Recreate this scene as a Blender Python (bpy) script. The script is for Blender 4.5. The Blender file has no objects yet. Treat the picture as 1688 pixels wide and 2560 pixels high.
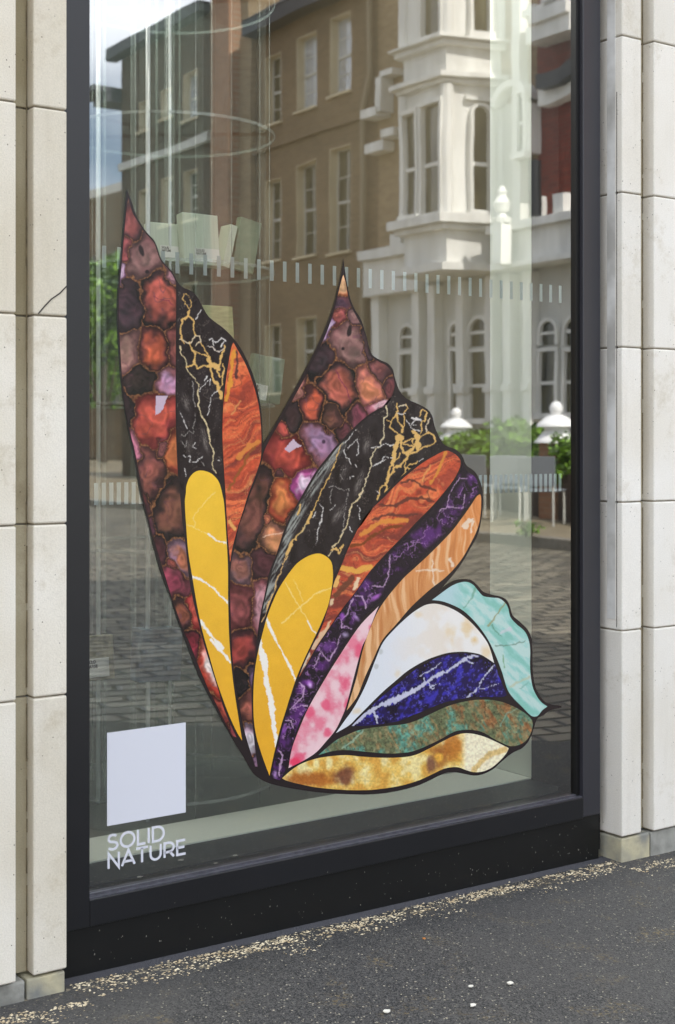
import bpy, bmesh, math, random
import numpy as np
from mathutils import Vector, Matrix
from mathutils.geometry import delaunay_2d_cdt
R = math.radians
scene = bpy.context.scene
C = scene.collection
random.seed(7)

# ------------------------------------------------------------ camera
F = 3517.0                      # focal length in photograph pixels
CAM = Vector((0.0, -2.606, 1.09))
YAW = 35.5
cd = bpy.data.cameras.new('camera')
cam = bpy.data.objects.new('camera', cd); C.objects.link(cam)
cam.location = CAM
cam.rotation_euler = (R(90), 0, R(-YAW))
cd.sensor_fit = 'VERTICAL'; cd.sensor_height = 36.0
cd.lens = F / 2560 * 36
cd.shift_y = -183.5 / 2560
cd.clip_end = 3000
cd.dof.use_dof = True
cd.dof.focus_distance = 3.15
cd.dof.aperture_fstop = 6.3
scene.camera = cam

# ------------------------------------------------------------ sky and sun
SUN_EL, SUN_AZ = 48, -2          # azimuth measured from +Y towards +X
w = bpy.data.worlds.new("World"); scene.world = w; w.use_nodes = True
nt = w.node_tree; nt.nodes.clear()
sky = nt.nodes.new('ShaderNodeTexSky'); sky.sky_type = 'NISHITA'; sky.sun_disc = False
sky.sun_elevation = R(SUN_EL); sky.sun_rotation = R(SUN_AZ); sky.air_density = 1.0; sky.dust_density = 1.5
tc = nt.nodes.new('ShaderNodeTexCoord')
mp = nt.nodes.new('ShaderNodeMapping'); mp.inputs['Scale'].default_value = (1, 1, 2.4)
nz = nt.nodes.new('ShaderNodeTexNoise'); nz.inputs['Scale'].default_value = 2.6; nz.inputs['Detail'].default_value = 7
cr = nt.nodes.new('ShaderNodeValToRGB'); cr.color_ramp.elements[0].position = .36; cr.color_ramp.elements[1].position = .66
mx = nt.nodes.new('ShaderNodeMix'); mx.data_type = 'RGBA'; mx.inputs['B'].default_value = (16.6, 17.2, 18.4, 1)
bg = nt.nodes.new('ShaderNodeBackground'); bg.inputs['Strength'].default_value = .11
wo = nt.nodes.new('ShaderNodeOutputWorld')
L = nt.links.new
L(tc.outputs['Generated'], mp.inputs['Vector']); L(mp.outputs['Vector'], nz.inputs['Vector'])
L(nz.outputs['Fac'], cr.inputs['Fac']); L(cr.outputs['Color'], mx.inputs['Factor'])
L(sky.outputs['Color'], mx.inputs['A']); L(mx.outputs['Result'], bg.inputs['Color']); L(bg.outputs['Background'], wo.inputs['Surface'])
sd = bpy.data.lights.new('sun', 'SUN'); sd.energy = 5.0; sd.angle = R(.5); sd.color = (1, .95, .87)
sun = bpy.data.objects.new('sun', sd); C.objects.link(sun)
sv = Vector((math.sin(R(SUN_AZ)) * math.cos(R(SUN_EL)), math.cos(R(SUN_AZ)) * math.cos(R(SUN_EL)), math.sin(R(SUN_EL))))
sun.rotation_euler = (-sv).to_track_quat('-Z', 'Y').to_euler()
vs = scene.view_settings
vs.view_transform = 'Standard'; vs.look = 'None'; vs.gamma = 1; vs.use_curve_mapping = False
vs.exposure = 1.14
scene.cycles.max_bounces = 10; scene.cycles.transparent_max_bounces = 24

# ------------------------------------------------------------ pixel -> place
SD, CD = math.sin(R(YAW)), math.cos(R(YAW))     # view direction (SD, CD), right (CD, -SD)
def ray(px):
    a = (px - 844) / F
    return SD + a * CD, CD - a * SD
def WX(px, y=0.0):                               # x of picture column px on the wall plane y
    dx, dy = ray(px); return dx * (y - CAM.y) / dy
def WZ(px, py, y=0.0):
    dx, dy = ray(px); t = (y - CAM.y) / dy
    return CAM.z + (1096.5 - py) / F * t
def W(px, py, y=0.0): return WX(px, y), WZ(px, py, y)

# ------------------------------------------------------------ materials
def srgb(r, g, b):
    f = lambda c: (c / 255 / 12.92) if c / 255 <= .04045 else ((c / 255 + .055) / 1.055) ** 2.4
    return (f(r), f(g), f(b), 1)
def newmat(name):
    m = bpy.data.materials.new(name); m.use_nodes = True
    t = m.node_tree; b = t.nodes['Principled BSDF']
    return m, t, b
def mat(name, col, rough=.6, metal=0, noise=0, scale=8, bump=0, bscale=60, col2=None, spec=None, detail=6, stretch=None, dist=.004):
    m, t, b = newmat(name); b.inputs['Roughness'].default_value = rough; b.inputs['Metallic'].default_value = metal
    if spec is not None: b.inputs['Specular IOR Level'].default_value = spec
    tc = t.nodes.new('ShaderNodeTexCoord'); src = tc.outputs['Object']
    if stretch:
        mp = t.nodes.new('ShaderNodeMapping'); mp.inputs['Scale'].default_value = stretch
        t.links.new(src, mp.inputs['Vector']); src = mp.outputs['Vector']
    if noise or col2:
        n = t.nodes.new('ShaderNodeTexNoise'); n.inputs['Scale'].default_value = scale; n.inputs['Detail'].default_value = detail
        t.links.new(src, n.inputs['Vector'])
        r = t.nodes.new('ShaderNodeValToRGB')
        c2 = col2 or tuple(c * (1 - noise) for c in col[:3]) + (1,)
        r.color_ramp.elements[0].position = .34; r.color_ramp.elements[1].position = .66
        r.color_ramp.elements[0].color = c2; r.color_ramp.elements[1].color = col
        t.links.new(n.outputs['Fac'], r.inputs['Fac']); t.links.new(r.outputs['Color'], b.inputs['Base Color'])
    else: b.inputs['Base Color'].default_value = col
    if bump:
        n2 = t.nodes.new('ShaderNodeTexNoise'); n2.inputs['Scale'].default_value = bscale; n2.inputs['Detail'].default_value = 8
        bp = t.nodes.new('ShaderNodeBump'); bp.inputs['Strength'].default_value = bump; bp.inputs['Distance'].default_value = dist
        t.links.new(src, n2.inputs['Vector']); t.links.new(n2.outputs['Fac'], bp.inputs['Height']); t.links.new(bp.outputs['Normal'], b.inputs['Normal'])
    return m

def stone_mat(name, light, warm, stain, dirt_amt=.5):
    m, t, b = newmat(name); N = t.nodes.new; K = t.links.new
    b.inputs['Roughness'].default_value = .85; b.inputs['Specular IOR Level'].default_value = .25
    tc = N('ShaderNodeTexCoord')
    n1 = N('ShaderNodeTexNoise'); n1.inputs['Scale'].default_value = 3.2; n1.inputs['Detail'].default_value = 6
    K(tc.outputs['Object'], n1.inputs['Vector'])
    r1 = N('ShaderNodeValToRGB'); r1.color_ramp.elements[0].position = .35; r1.color_ramp.elements[1].position = .65
    r1.color_ramp.elements[0].color = warm; r1.color_ramp.elements[1].color = light
    K(n1.outputs['Fac'], r1.inputs['Fac'])
    # vertical streaks of rain dirt
    mp = N('ShaderNodeMapping'); mp.inputs['Scale'].default_value = (14, 14, 1.3); K(tc.outputs['Object'], mp.inputs['Vector'])
    n2 = N('ShaderNodeTexNoise'); n2.inputs['Scale'].default_value = 1; n2.inputs['Detail'].default_value = 7; K(mp.outputs['Vector'], n2.inputs['Vector'])
    r2 = N('ShaderNodeValToRGB'); r2.color_ramp.elements[0].position = .56; r2.color_ramp.elements[1].position = .90
    r2.color_ramp.elements[0].color = (0, 0, 0, 1); r2.color_ramp.elements[1].color = (dirt_amt,) * 3 + (1,)
    K(n2.outputs['Fac'], r2.inputs['Fac'])
    m1 = N('ShaderNodeMix'); m1.data_type = 'RGBA'; m1.inputs['B'].default_value = stain
    K(r2.outputs['Color'], m1.inputs['Factor']); K(r1.outputs['Color'], m1.inputs['A'])
    # pits and specks
    v = N('ShaderNodeTexVoronoi'); v.inputs['Scale'].default_value = 66; v.inputs['Randomness'].default_value = 1
    K(tc.outputs['Object'], v.inputs['Vector'])
    r3 = N('ShaderNodeValToRGB'); r3.color_ramp.elements[0].position = .05; r3.color_ramp.elements[1].position = .11
    r3.color_ramp.elements[0].color = (1, 1, 1, 1); r3.color_ramp.elements[1].color = (0, 0, 0, 1)
    K(v.outputs['Distance'], r3.inputs['Fac'])
    n3 = N('ShaderNodeTexNoise'); n3.inputs['Scale'].default_value = 14; K(tc.outputs['Object'], n3.inputs['Vector'])
    r4 = N('ShaderNodeValToRGB'); r4.color_ramp.elements[0].position = .47; r4.color_ramp.elements[1].position = .53
    K(n3.outputs['Fac'], r4.inputs['Fac'])
    mu = N('ShaderNodeMath'); mu.operation = 'MULTIPLY'; K(r3.outputs['Color'], mu.inputs[0]); K(r4.outputs['Color'], mu.inputs[1])
    m2 = N('ShaderNodeMix'); m2.data_type = 'RGBA'; m2.inputs['B'].default_value = srgb(92, 84, 70)
    K(mu.outputs[0], m2.inputs['Factor']); K(m1.outputs['Result'], m2.inputs['A'])
    n5 = N('ShaderNodeTexNoise'); n5.inputs['Scale'].default_value = 330; n5.inputs['Detail'].default_value = 3; K(tc.outputs['Object'], n5.inputs['Vector'])
    m3 = N('ShaderNodeMix'); m3.data_type = 'RGBA'; m3.blend_type = 'MULTIPLY'; m3.inputs['Factor'].default_value = .28
    K(m2.outputs['Result'], m3.inputs['A']); K(n5.outputs['Fac'], m3.inputs['B'])
    # every block has its own tone
    ge = N('ShaderNodeNewGeometry'); r6 = N('ShaderNodeValToRGB')
    r6.color_ramp.elements[0].color = (.84, .83, .80, 1); r6.color_ramp.elements[1].color = (1, 1, 1, 1); r6.color_ramp.elements[1].position = .8
    K(ge.outputs['Random Per Island'], r6.inputs['Fac'])
    m4 = N('ShaderNodeMix'); m4.data_type = 'RGBA'; m4.blend_type = 'MULTIPLY'; m4.inputs['Factor'].default_value = 1
    K(m3.outputs['Result'], m4.inputs['A']); K(r6.outputs['Color'], m4.inputs['B'])
    n7 = N('ShaderNodeTexNoise'); n7.inputs['Scale'].default_value = 7; n7.inputs['Detail'].default_value = 9; n7.inputs['Roughness'].default_value = .75; K(tc.outputs['Object'], n7.inputs['Vector'])
    r7 = N('ShaderNodeValToRGB'); r7.color_ramp.elements[0].position = .56; r7.color_ramp.elements[1].position = .78; r7.color_ramp.elements[0].color = (0, 0, 0, 1); r7.color_ramp.elements[1].color = (.8, .8, .8, 1); K(n7.outputs['Fac'], r7.inputs['Fac'])
    m8 = N('ShaderNodeMix'); m8.data_type = 'RGBA'; m8.inputs['B'].default_value = stain; K(r7.outputs['Color'], m8.inputs['Factor']); K(m4.outputs['Result'], m8.inputs['A'])
    K(m8.outputs['Result'], b.inputs['Base Color'])
    ad = N('ShaderNodeMath'); ad.operation = 'SUBTRACT'; K(n5.outputs['Fac'], ad.inputs[0]); K(mu.outputs[0], ad.inputs[1])
    bp = N('ShaderNodeBump'); bp.inputs['Strength'].default_value = .35; bp.inputs['Distance'].default_value = .002
    K(ad.outputs[0], bp.inputs['Height']); K(bp.outputs['Normal'], b.inputs['Normal'])
    return m

M = {}
M['stone'] = stone_mat('limestone', srgb(242, 239, 231), srgb(233, 228, 216), srgb(176, 165, 140), .45)
M['stone_left'] = stone_mat('weathered_limestone_warm_light', srgb(238, 233, 220), srgb(223, 215, 196), srgb(166, 152, 122), .6)  # warm light on the left pilaster is put into these tones
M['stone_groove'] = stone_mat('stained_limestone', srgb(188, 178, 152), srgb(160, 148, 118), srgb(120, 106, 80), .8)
M['plinth'] = mat('plinth_stone', srgb(160, 160, 152), .8, col2=srgb(112, 112, 106), scale=14, bump=.5, bscale=90)
M['plinth_mottled'] = mat('mottled_plinth_stone', srgb(186, 178, 146), .8, col2=srgb(120, 122, 118), scale=11, bump=.5, bscale=90)
M['joint'] = mat('mortar_joint', srgb(150, 142, 126), .95, noise=.4, scale=30)
M['crack'] = mat('dark_crack', srgb(52, 47, 42), .95)
M['frame'] = mat('dark_painted_aluminium', srgb(19, 20, 24), .36, noise=.2, scale=5, spec=.5, bump=.04, bscale=200)
M['frame_mid'] = mat('grey_painted_aluminium', srgb(44, 44, 50), .42, noise=.14, scale=4, spec=.5)
M['gasket'] = mat('black_rubber_gasket', srgb(9, 9, 10), .4)
M['ledge'] = mat('glazing_bead_sky_sheen', srgb(74, 74, 82), .3, noise=.45, scale=70, spec=.8)  # lighter grey puts the ledge's sky reflection into the colour
M['gap'] = mat('dark_silicone', srgb(24, 23, 22), .8)
M['white_vinyl'] = mat('white_vinyl', srgb(204, 206, 214), .5)
M['tick'] = mat('frosted_vinyl', srgb(180, 192, 194), .5)
M['fin'] = mat('pale_display_board', srgb(226, 232, 224), .55, noise=.06, scale=2)
M['room_wall'] = mat('olive_grey_plaster', srgb(116, 106, 86), .8, noise=.3, scale=1.1)
M['room_dark'] = mat('dark_interior_finish', srgb(30, 31, 32), .7)
M['room_floor'] = mat('grey_resin_floor', srgb(104, 108, 102), .35, noise=.2, scale=2)
M['sill_in'] = mat('dark_inner_sill', srgb(46, 52, 54), .45, noise=.3, scale=20)
M['white_paint'] = mat('white_house_paint', srgb(238, 238, 232), .6, noise=.22, scale=1.5, stretch=(2.2, 2.2, .5))
M['white_dull'] = mat('off_white_render', srgb(214, 214, 206), .7, noise=.2, scale=.8, stretch=(2, 2, .5))
M['win_dark'] = mat('dark_window_glass', srgb(96, 92, 70), .1, spec=.7, col2=srgb(40, 40, 30), scale=1.6, stretch=(1, 3, .7))
M['reveal'] = mat('cream_window_reveal', srgb(214, 200, 168), .7, noise=.15, scale=2)
M['win_sky'] = mat('sky_tinted_window_glass', srgb(226, 234, 246), .08, metal=.55, noise=.15, scale=.7)  # pale blue base imitates sky reflected in the panes
M['black_paint'] = mat('black_pipe_paint', srgb(28, 28, 30), .4)
M['slate'] = mat('slate_roof', srgb(74, 76, 84), .7, noise=.2, scale=3)
M['grey_metal'] = mat('grey_chair_metal', srgb(120, 124, 128), .5)
M['kerb'] = mat('granite_kerb', srgb(140, 134, 122), .8, noise=.3, scale=12)
M['paving'] = mat('flagstone_paving', srgb(140, 128, 104), .8, noise=.25, scale=2)
M['leaf_a'] = mat('bright_leaf', srgb(120, 160, 50), .5)
M['leaf_b'] = mat('dark_leaf', srgb(76, 98, 48), .5)
M['bark'] = mat('bark', srgb(84, 70, 56), .9, noise=.3, scale=12)
M['book'] = mat('pale_green_sample_box', srgb(214, 224, 208), .6, noise=.1, scale=14, stretch=(20, 1, .3))
M['book_dark'] = mat('dark_green_marble', srgb(150, 168, 146), .3, noise=.5, scale=9)
M['book_lime'] = mat('lined_green_stone', srgb(202, 204, 152), .4, noise=.3, scale=26, stretch=(1, 1, 5))
M['blue_stone'] = mat('blue_grey_quartzite', srgb(150, 170, 184), .25, noise=.75, scale=13)
M['speckle_stone'] = mat('speckled_olive_granite', srgb(172, 168, 140), .3, noise=.6, scale=40)
M['label'] = mat('printed_label', srgb(236, 236, 232), .5)
M['ink'] = mat('dark_ink', srgb(60, 60, 62), .6)
M['shelf_mark'] = mat('acrylic_edge_frost', srgb(210, 224, 220), .3)
M['flake'] = mat('pale_flake', srgb(226, 222, 208), .8)
M['sand'] = mat('sandy_debris', srgb(216, 204, 174), .9, col2=srgb(170, 150, 116), scale=40)

def brick_mat(name, c1, c2, mortar, s=1.0, axis='xz'):
    m, t, b = newmat(name); N = t.nodes.new; K = t.links.new; b.inputs['Roughness'].default_value = .85
    uv = N('ShaderNodeUVMap')
    br = N('ShaderNodeTexBrick'); br.inputs['Scale'].default_value = 1; br.inputs['Brick Width'].default_value = .225 * s; br.inputs['Row Height'].default_value = .075 * s
    br.inputs['Mortar Size'].default_value = .008 * s; br.inputs['Color1'].default_value = c1; br.inputs['Color2'].default_value = c2; br.inputs['Mortar'].default_value = mortar
    K(uv.outputs['UV'], br.inputs['Vector'])
    n = N('ShaderNodeTexNoise'); n.inputs['Scale'].default_value = .7; n.inputs['Detail'].default_value = 5; K(uv.outputs['UV'], n.inputs['Vector'])
    mx = N('ShaderNodeMix'); mx.data_type = 'RGBA'; mx.blend_type = 'MULTIPLY'; mx.inputs['Factor'].default_value = .5
    K(br.outputs['Color'], mx.inputs['A']); K(n.outputs['Fac'], mx.inputs['B']); K(mx.outputs['Result'], b.inputs['Base Color'])
    return m
M['brown_brick'] = brick_mat('brown_stock_brick', srgb(146, 118, 84), srgb(122, 96, 68), srgb(150, 138, 116))
M['orange_brick'] = brick_mat('orange_brick', srgb(190, 140, 104), srgb(166, 116, 84), srgb(176, 150, 124))
M['red_brick'] = brick_mat('red_brick', srgb(150, 62, 44), srgb(120, 46, 34), srgb(120, 84, 70))
M['tan_brick'] = brick_mat('tan_brick', srgb(186, 160, 122), srgb(160, 134, 98), srgb(170, 156, 132))

def glass_mat():
    m = bpy.data.materials.new('shop_glass'); m.use_nodes = True; t = m.node_tree; t.nodes.clear(); N = t.nodes.new; K = t.links.new
    o = N('ShaderNodeOutputMaterial'); mi = N('ShaderNodeMixShader'); tr = N('ShaderNodeBsdfTransparent'); gl = N('ShaderNodeBsdfGlossy')
    tr.inputs['Color'].default_value = (.87, .90, .87, 1)
    gl.inputs['Roughness'].default_value = 0.0; gl.inputs['Color'].default_value = (1, 1, 1, 1)
    fr = N('ShaderNodeFresnel'); fr.inputs['IOR'].default_value = 1.5
    ma = N('ShaderNodeMath'); ma.operation = 'MULTIPLY_ADD'; ma.inputs[1].default_value = 1.2; ma.inputs[2].default_value = .185
    K(fr.outputs[0], ma.inputs[0]); K(ma.outputs[0], mi.inputs[0])
    tc = N('ShaderNodeTexCoord'); mp = N('ShaderNodeMapping'); mp.inputs['Scale'].default_value = (1.4, 1, 3.2)
    n = N('ShaderNodeTexNoise'); n.inputs['Scale'].default_value = 1.6; n.inputs['Detail'].default_value = 1.5
    bp = N('ShaderNodeBump'); bp.inputs['Strength'].default_value = 1.0; bp.inputs['Distance'].default_value = .00017
    K(tc.outputs['Object'], mp.inputs['Vector']); K(mp.outputs['Vector'], n.inputs['Vector']); K(n.outputs['Fac'], bp.inputs['Height']); K(bp.outputs['Normal'], gl.inputs['Normal'])
    K(tr.outputs[0], mi.inputs[1]); K(gl.outputs[0], mi.inputs[2]); K(mi.outputs[0], o.inputs['Surface'])
    return m
M['glass'] = glass_mat()
def acrylic(name, fac, white, rough=.08):
    m = bpy.data.materials.new(name); m.use_nodes = True; t = m.node_tree; t.nodes.clear(); N = t.nodes.new; K = t.links.new
    o = N('ShaderNodeOutputMaterial'); mi = N('ShaderNodeMixShader'); tr = N('ShaderNodeBsdfTransparent'); pr = N('ShaderNodeBsdfPrincipled')
    tr.inputs['Color'].default_value = (.97, .985, .975, 1)
    pr.inputs['Base Color'].default_value = white; pr.inputs['Roughness'].default_value = rough; pr.inputs['Specular IOR Level'].default_value = 1
    mi.inputs[0].default_value = fac
    K(tr.outputs[0], mi.inputs[1]); K(pr.outputs[0], mi.inputs[2]); K(mi.outputs[0], o.inputs['Surface'])
    return m
M['acrylic'] = acrylic('clear_acrylic', .07, srgb(190, 200, 198))
M['acrylic_edge'] = acrylic('acrylic_edge', .2, srgb(214, 222, 222))
M['rod_highlight'] = acrylic('acrylic_rod_highlight', .92, srgb(236, 242, 244))  # near-opaque white stands in for highlights along the clear rods
M['acrylic_rod'] = acrylic('clear_acrylic_rod', .3, srgb(190, 198, 198))

def asphalt_mat():
    m, t, b = newmat('asphalt'); N = t.nodes.new; K = t.links.new; b.inputs['Roughness'].default_value = .8
    b.inputs['Specular IOR Level'].default_value = .35
    ge = N('ShaderNodeNewGeometry'); P = ge.outputs['Position']
    def ramp(src, p0, p1, c0=(0, 0, 0, 1), c1=(1, 1, 1, 1)):
        r = N('ShaderNodeValToRGB'); r.color_ramp.elements[0].position = p0; r.color_ramp.elements[1].position = p1
        r.color_ramp.elements[0].color = c0; r.color_ramp.elements[1].color = c1; K(src, r.inputs['Fac']); return r.outputs['Color']
    def noise(s, d=4, vec=P):
        n = N('ShaderNodeTexNoise'); n.inputs['Scale'].default_value = s; n.inputs['Detail'].default_value = d; K(vec, n.inputs['Vector']); return n.outputs['Fac']
    def mix(f, a, bb):
        x = N('ShaderNodeMix'); x.data_type = 'RGBA'
        for s, v in (('Factor', f), ('A', a), ('B', bb)):
            if hasattr(v, 'links') or hasattr(v, 'is_linked'): K(v, x.inputs[s])
            else: x.inputs[s].default_value = v
        return x.outputs['Result']
    base = ramp(noise(2.2, 5), .35, .65, srgb(48, 49, 51), srgb(66, 65, 62))
    v = N('ShaderNodeTexVoronoi'); v.inputs['Scale'].default_value = 350; K(P, v.inputs['Vector'])
    sep = N('ShaderNodeSeparateColor'); K(v.outputs['Color'], sep.inputs['Color'])
    ch = ramp(sep.outputs['Red'], .1, .9, srgb(26, 27, 29), srgb(110, 108, 103))
    c = mix(.62, base, ch)
    wh = ramp(sep.outputs['Green'], .985, .99)
    c = mix(wh, c, srgb(190, 182, 160))
    yl = N('ShaderNodeMath'); yl.operation = 'MULTIPLY'; K(ramp(noise(9, 6), .56, .74), yl.inputs[0]); K(ramp(noise(120, 2), .5, .62), yl.inputs[1])
    c = mix(yl.outputs[0], c, srgb(128, 112, 78))
    # sandy grit swept against the foot of the wall (distance from y = 0)
    sx = N('ShaderNodeSeparateXYZ'); K(P, sx.inputs['Vector'])
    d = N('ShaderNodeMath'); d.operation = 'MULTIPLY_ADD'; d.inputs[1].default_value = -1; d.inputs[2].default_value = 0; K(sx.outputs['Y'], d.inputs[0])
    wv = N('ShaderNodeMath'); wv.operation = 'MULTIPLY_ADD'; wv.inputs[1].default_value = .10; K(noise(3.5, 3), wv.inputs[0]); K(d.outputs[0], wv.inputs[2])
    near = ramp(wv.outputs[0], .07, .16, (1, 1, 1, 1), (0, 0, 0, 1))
    g = ramp(noise(70, 5), .585, .62)
    gm = N('ShaderNodeMath'); gm.operation = 'MULTIPLY'; K(near, gm.inputs[0]); K(g, gm.inputs[1])
    gm2 = N('ShaderNodeMath'); gm2.operation = 'MULTIPLY'; gm2.inputs[1].default_value = .9; K(gm.outputs[0], gm2.inputs[0])
    c = mix(gm2.outputs[0], c, srgb(190, 176, 144))
    wv2 = N('ShaderNodeMath'); wv2.operation = 'MULTIPLY_ADD'; wv2.inputs[1].default_value = .02; K(noise(9, 3), wv2.inputs[0]); K(d.outputs[0], wv2.inputs[2])
    seal = ramp(wv2.outputs[0], .050, .055, (1, 1, 1, 1), (0, 0, 0, 1))
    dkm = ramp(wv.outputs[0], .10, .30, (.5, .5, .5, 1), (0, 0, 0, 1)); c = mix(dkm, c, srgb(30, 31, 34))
    c = mix(gm2.outputs[0], c, srgb(190, 176, 144))
    st = N('ShaderNodeMath'); st.operation = 'MULTIPLY'; st.inputs[1].default_value = .35; K(ramp(noise(1.3, 6), .52, .60), st.inputs[0]); c = mix(st.outputs[0], c, srgb(86, 84, 80))
    c = mix(seal, c, srgb(74, 74, 78))
    K(c, b.inputs['Base Color'])
    bp = N('ShaderNodeBump'); bp.inputs['Strength'].default_value = .7; bp.inputs['Distance'].default_value = .003
    K(v.outputs['Distance'], bp.inputs['Height']); K(bp.outputs['Normal'], b.inputs['Normal'])
    return m
M['asphalt'] = asphalt_mat()
def cobble_mat():
    m, t, b = newmat('granite_setts'); N = t.nodes.new; K = t.links.new; b.inputs['Roughness'].default_value = .5
    tc = N('ShaderNodeTexCoord'); mp = N('ShaderNodeMapping'); mp.inputs['Rotation'].default_value = (0, 0, R(-14)); K(tc.outputs['Object'], mp.inputs['Vector'])
    br = N('ShaderNodeTexBrick'); br.inputs['Scale'].default_value = 1; br.inputs['Brick Width'].default_value = .26; br.inputs['Row Height'].default_value = .15
    br.inputs['Mortar Size'].default_value = .026; br.inputs['Mortar Smooth'].default_value = 1; br.inputs['Color1'].default_value = srgb(186, 176, 152); br.inputs['Color2'].default_value = srgb(126, 120, 106); br.inputs['Mortar'].default_value = srgb(52, 48, 38)
    wn = N('ShaderNodeTexNoise'); wn.inputs['Scale'].default_value = 2.2; wn.inputs['Detail'].default_value = 3; K(mp.outputs['Vector'], wn.inputs['Vector'])
    ws = N('ShaderNodeVectorMath'); ws.operation = 'SCALE'; ws.inputs['Scale'].default_value = .16; K(wn.outputs['Color'], ws.inputs[0]); wa = N('ShaderNodeVectorMath'); K(mp.outputs['Vector'], wa.inputs[0]); K(ws.outputs[0], wa.inputs[1]); K(wa.outputs[0], br.inputs['Vector'])
    n = N('ShaderNodeTexNoise'); n.inputs['Scale'].default_value = 3.2; n.inputs['Detail'].default_value = 6; K(tc.outputs['Object'], n.inputs['Vector'])
    mx = N('ShaderNodeMix'); mx.data_type = 'RGBA'; mx.blend_type = 'MULTIPLY'; mx.inputs['Factor'].default_value = .9
    K(br.outputs['Color'], mx.inputs['A']); K(n.outputs['Fac'], mx.inputs['B']); K(mx.outputs['Result'], b.inputs['Base Color'])
    iv = N('ShaderNodeMath'); iv.operation = 'SUBTRACT'; iv.inputs[0].default_value = 1; K(br.outputs['Fac'], iv.inputs[1])
    bp = N('ShaderNodeBump'); bp.inputs['Strength'].default_value = 1; bp.inputs['Distance'].default_value = .03
    K(iv.outputs[0], bp.inputs['Height']); K(bp.outputs['Normal'], b.inputs['Normal'])
    return m
M['cobble'] = cobble_mat()

# ------------------------------------------------------------ mesh helpers
class MB:
    def __init__(s, tf=None): s.v = []; s.f = []; s.tf = tf
    def pt(s, p): s.v.append(tuple(s.tf(*p)) if s.tf else tuple(p)); return len(s.v) - 1
    def box(s, x0, x1, y0, y1, z0, z1):
        i = [s.pt((x, y, z)) for z in (z0, z1) for (x, y) in ((x0, y0), (x1, y0), (x1, y1), (x0, y1))]
        s.f += [(i[3], i[2], i[1], i[0]), (i[4], i[5], i[6], i[7])] + [(i[k], i[(k + 1) % 4], i[4 + (k + 1) % 4], i[4 + k]) for k in range(4)]
        return s
    def prism(s, poly, z0, z1):              # plan polygon (x, y) extruded in z
        n = len(poly); a = [s.pt((x, y, z0)) for x, y in poly]; b = [s.pt((x, y, z1)) for x, y in poly]
        s.f += [tuple(reversed(a)), tuple(b)] + [(a[k], a[(k + 1) % n], b[(k + 1) % n], b[k]) for k in range(n)]
        return s
    def slab(s, poly, y0, y1):               # elevation polygon (x, z) extruded in y
        n = len(poly); a = [s.pt((x, y0, z)) for x, z in poly]; b = [s.pt((x, y1, z)) for x, z in poly]
        s.f += [tuple(reversed(a)), tuple(b)] + [(a[k], a[(k + 1) % n], b[(k + 1) % n], b[k]) for k in range(n)]
        return s
    def cyl(s, x, y, z0, z1, r, n=16, r2=None):
        r2 = r if r2 is None else r2
        a = [s.pt((x + r * math.cos(2 * math.pi * k / n), y + r * math.sin(2 * math.pi * k / n), z0)) for k in range(n)]
        b = [s.pt((x + r2 * math.cos(2 * math.pi * k / n), y + r2 * math.sin(2 * math.pi * k / n), z1)) for k in range(n)]
        s.f += [tuple(reversed(a)), tuple(b)] + [(a[k], a[(k + 1) % n], b[(k + 1) % n], b[k]) for k in range(n)]
        return s
    def tube(s, p, q, r, n=8, r2=None):
        p, q = Vector(p), Vector(q); d = (q - p).normalized(); u = d.orthogonal().normalized(); w_ = d.cross(u); r2 = r if r2 is None else r2
        a = [s.pt(p + (u * math.cos(2 * math.pi * k / n) + w_ * math.sin(2 * math.pi * k / n)) * r) for k in range(n)]
        b = [s.pt(q + (u * math.cos(2 * math.pi * k / n) + w_ * math.sin(2 * math.pi * k / n)) * r2) for k in range(n)]
        s.f += [tuple(reversed(a)), tuple(b)] + [(a[k], a[(k + 1) % n], b[(k + 1) % n], b[k]) for k in range(n)]
        return s
    def build(s, name, m, parent=None, bevel=0, smooth=False, uv=None):
        me = bpy.data.meshes.new(name); me.from_pydata(s.v, [], s.f)
        bm = bmesh.new(); bm.from_mesh(me); bmesh.ops.recalc_face_normals(bm, faces=bm.faces); bm.to_mesh(me); bm.free()
        me.materials.append(m)
        if uv:                                # metre UVs along a wall direction
            ul = me.uv_layers.new(name='UVMap')
            for lp in me.loops:
                co = me.vertices[lp.vertex_index].co
                ul.data[lp.index].uv = (co.x * uv[0] + co.y * uv[1], co.z)
        if smooth:
            for p in me.polygons: p.use_smooth = True
        o = bpy.data.objects.new(name, me); C.objects.link(o)
        if parent: o.parent = parent
        if bevel:
            b = o.modifiers.new('bevel', 'BEVEL'); b.width = bevel; b.segments = 2; b.limit_method = 'ANGLE'
        return o
def tag(o, label=None, cat=None, group=None, kind=None):
    if label: o['label'] = label
    if cat: o['category'] = cat
    if group: o['group'] = group
    if kind: o['kind'] = kind
    return o
def thing(name, label, cat, group=None):
    o = bpy.data.objects.new(name, None); C.objects.link(o); o.empty_display_size = .1
    return tag(o, label, cat, group)
# ============================================================ THE SHOP FRONT
YB, YG, YA = -.072, -.042, -.082        # pilaster faces: inner strip, groove, main face
COURSES = [.058, .592, .925, 1.327, 1.728, 2.134, 2.535, 2.94, 3.3]
GROUND = lambda x: .03 - .0135 * x

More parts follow.
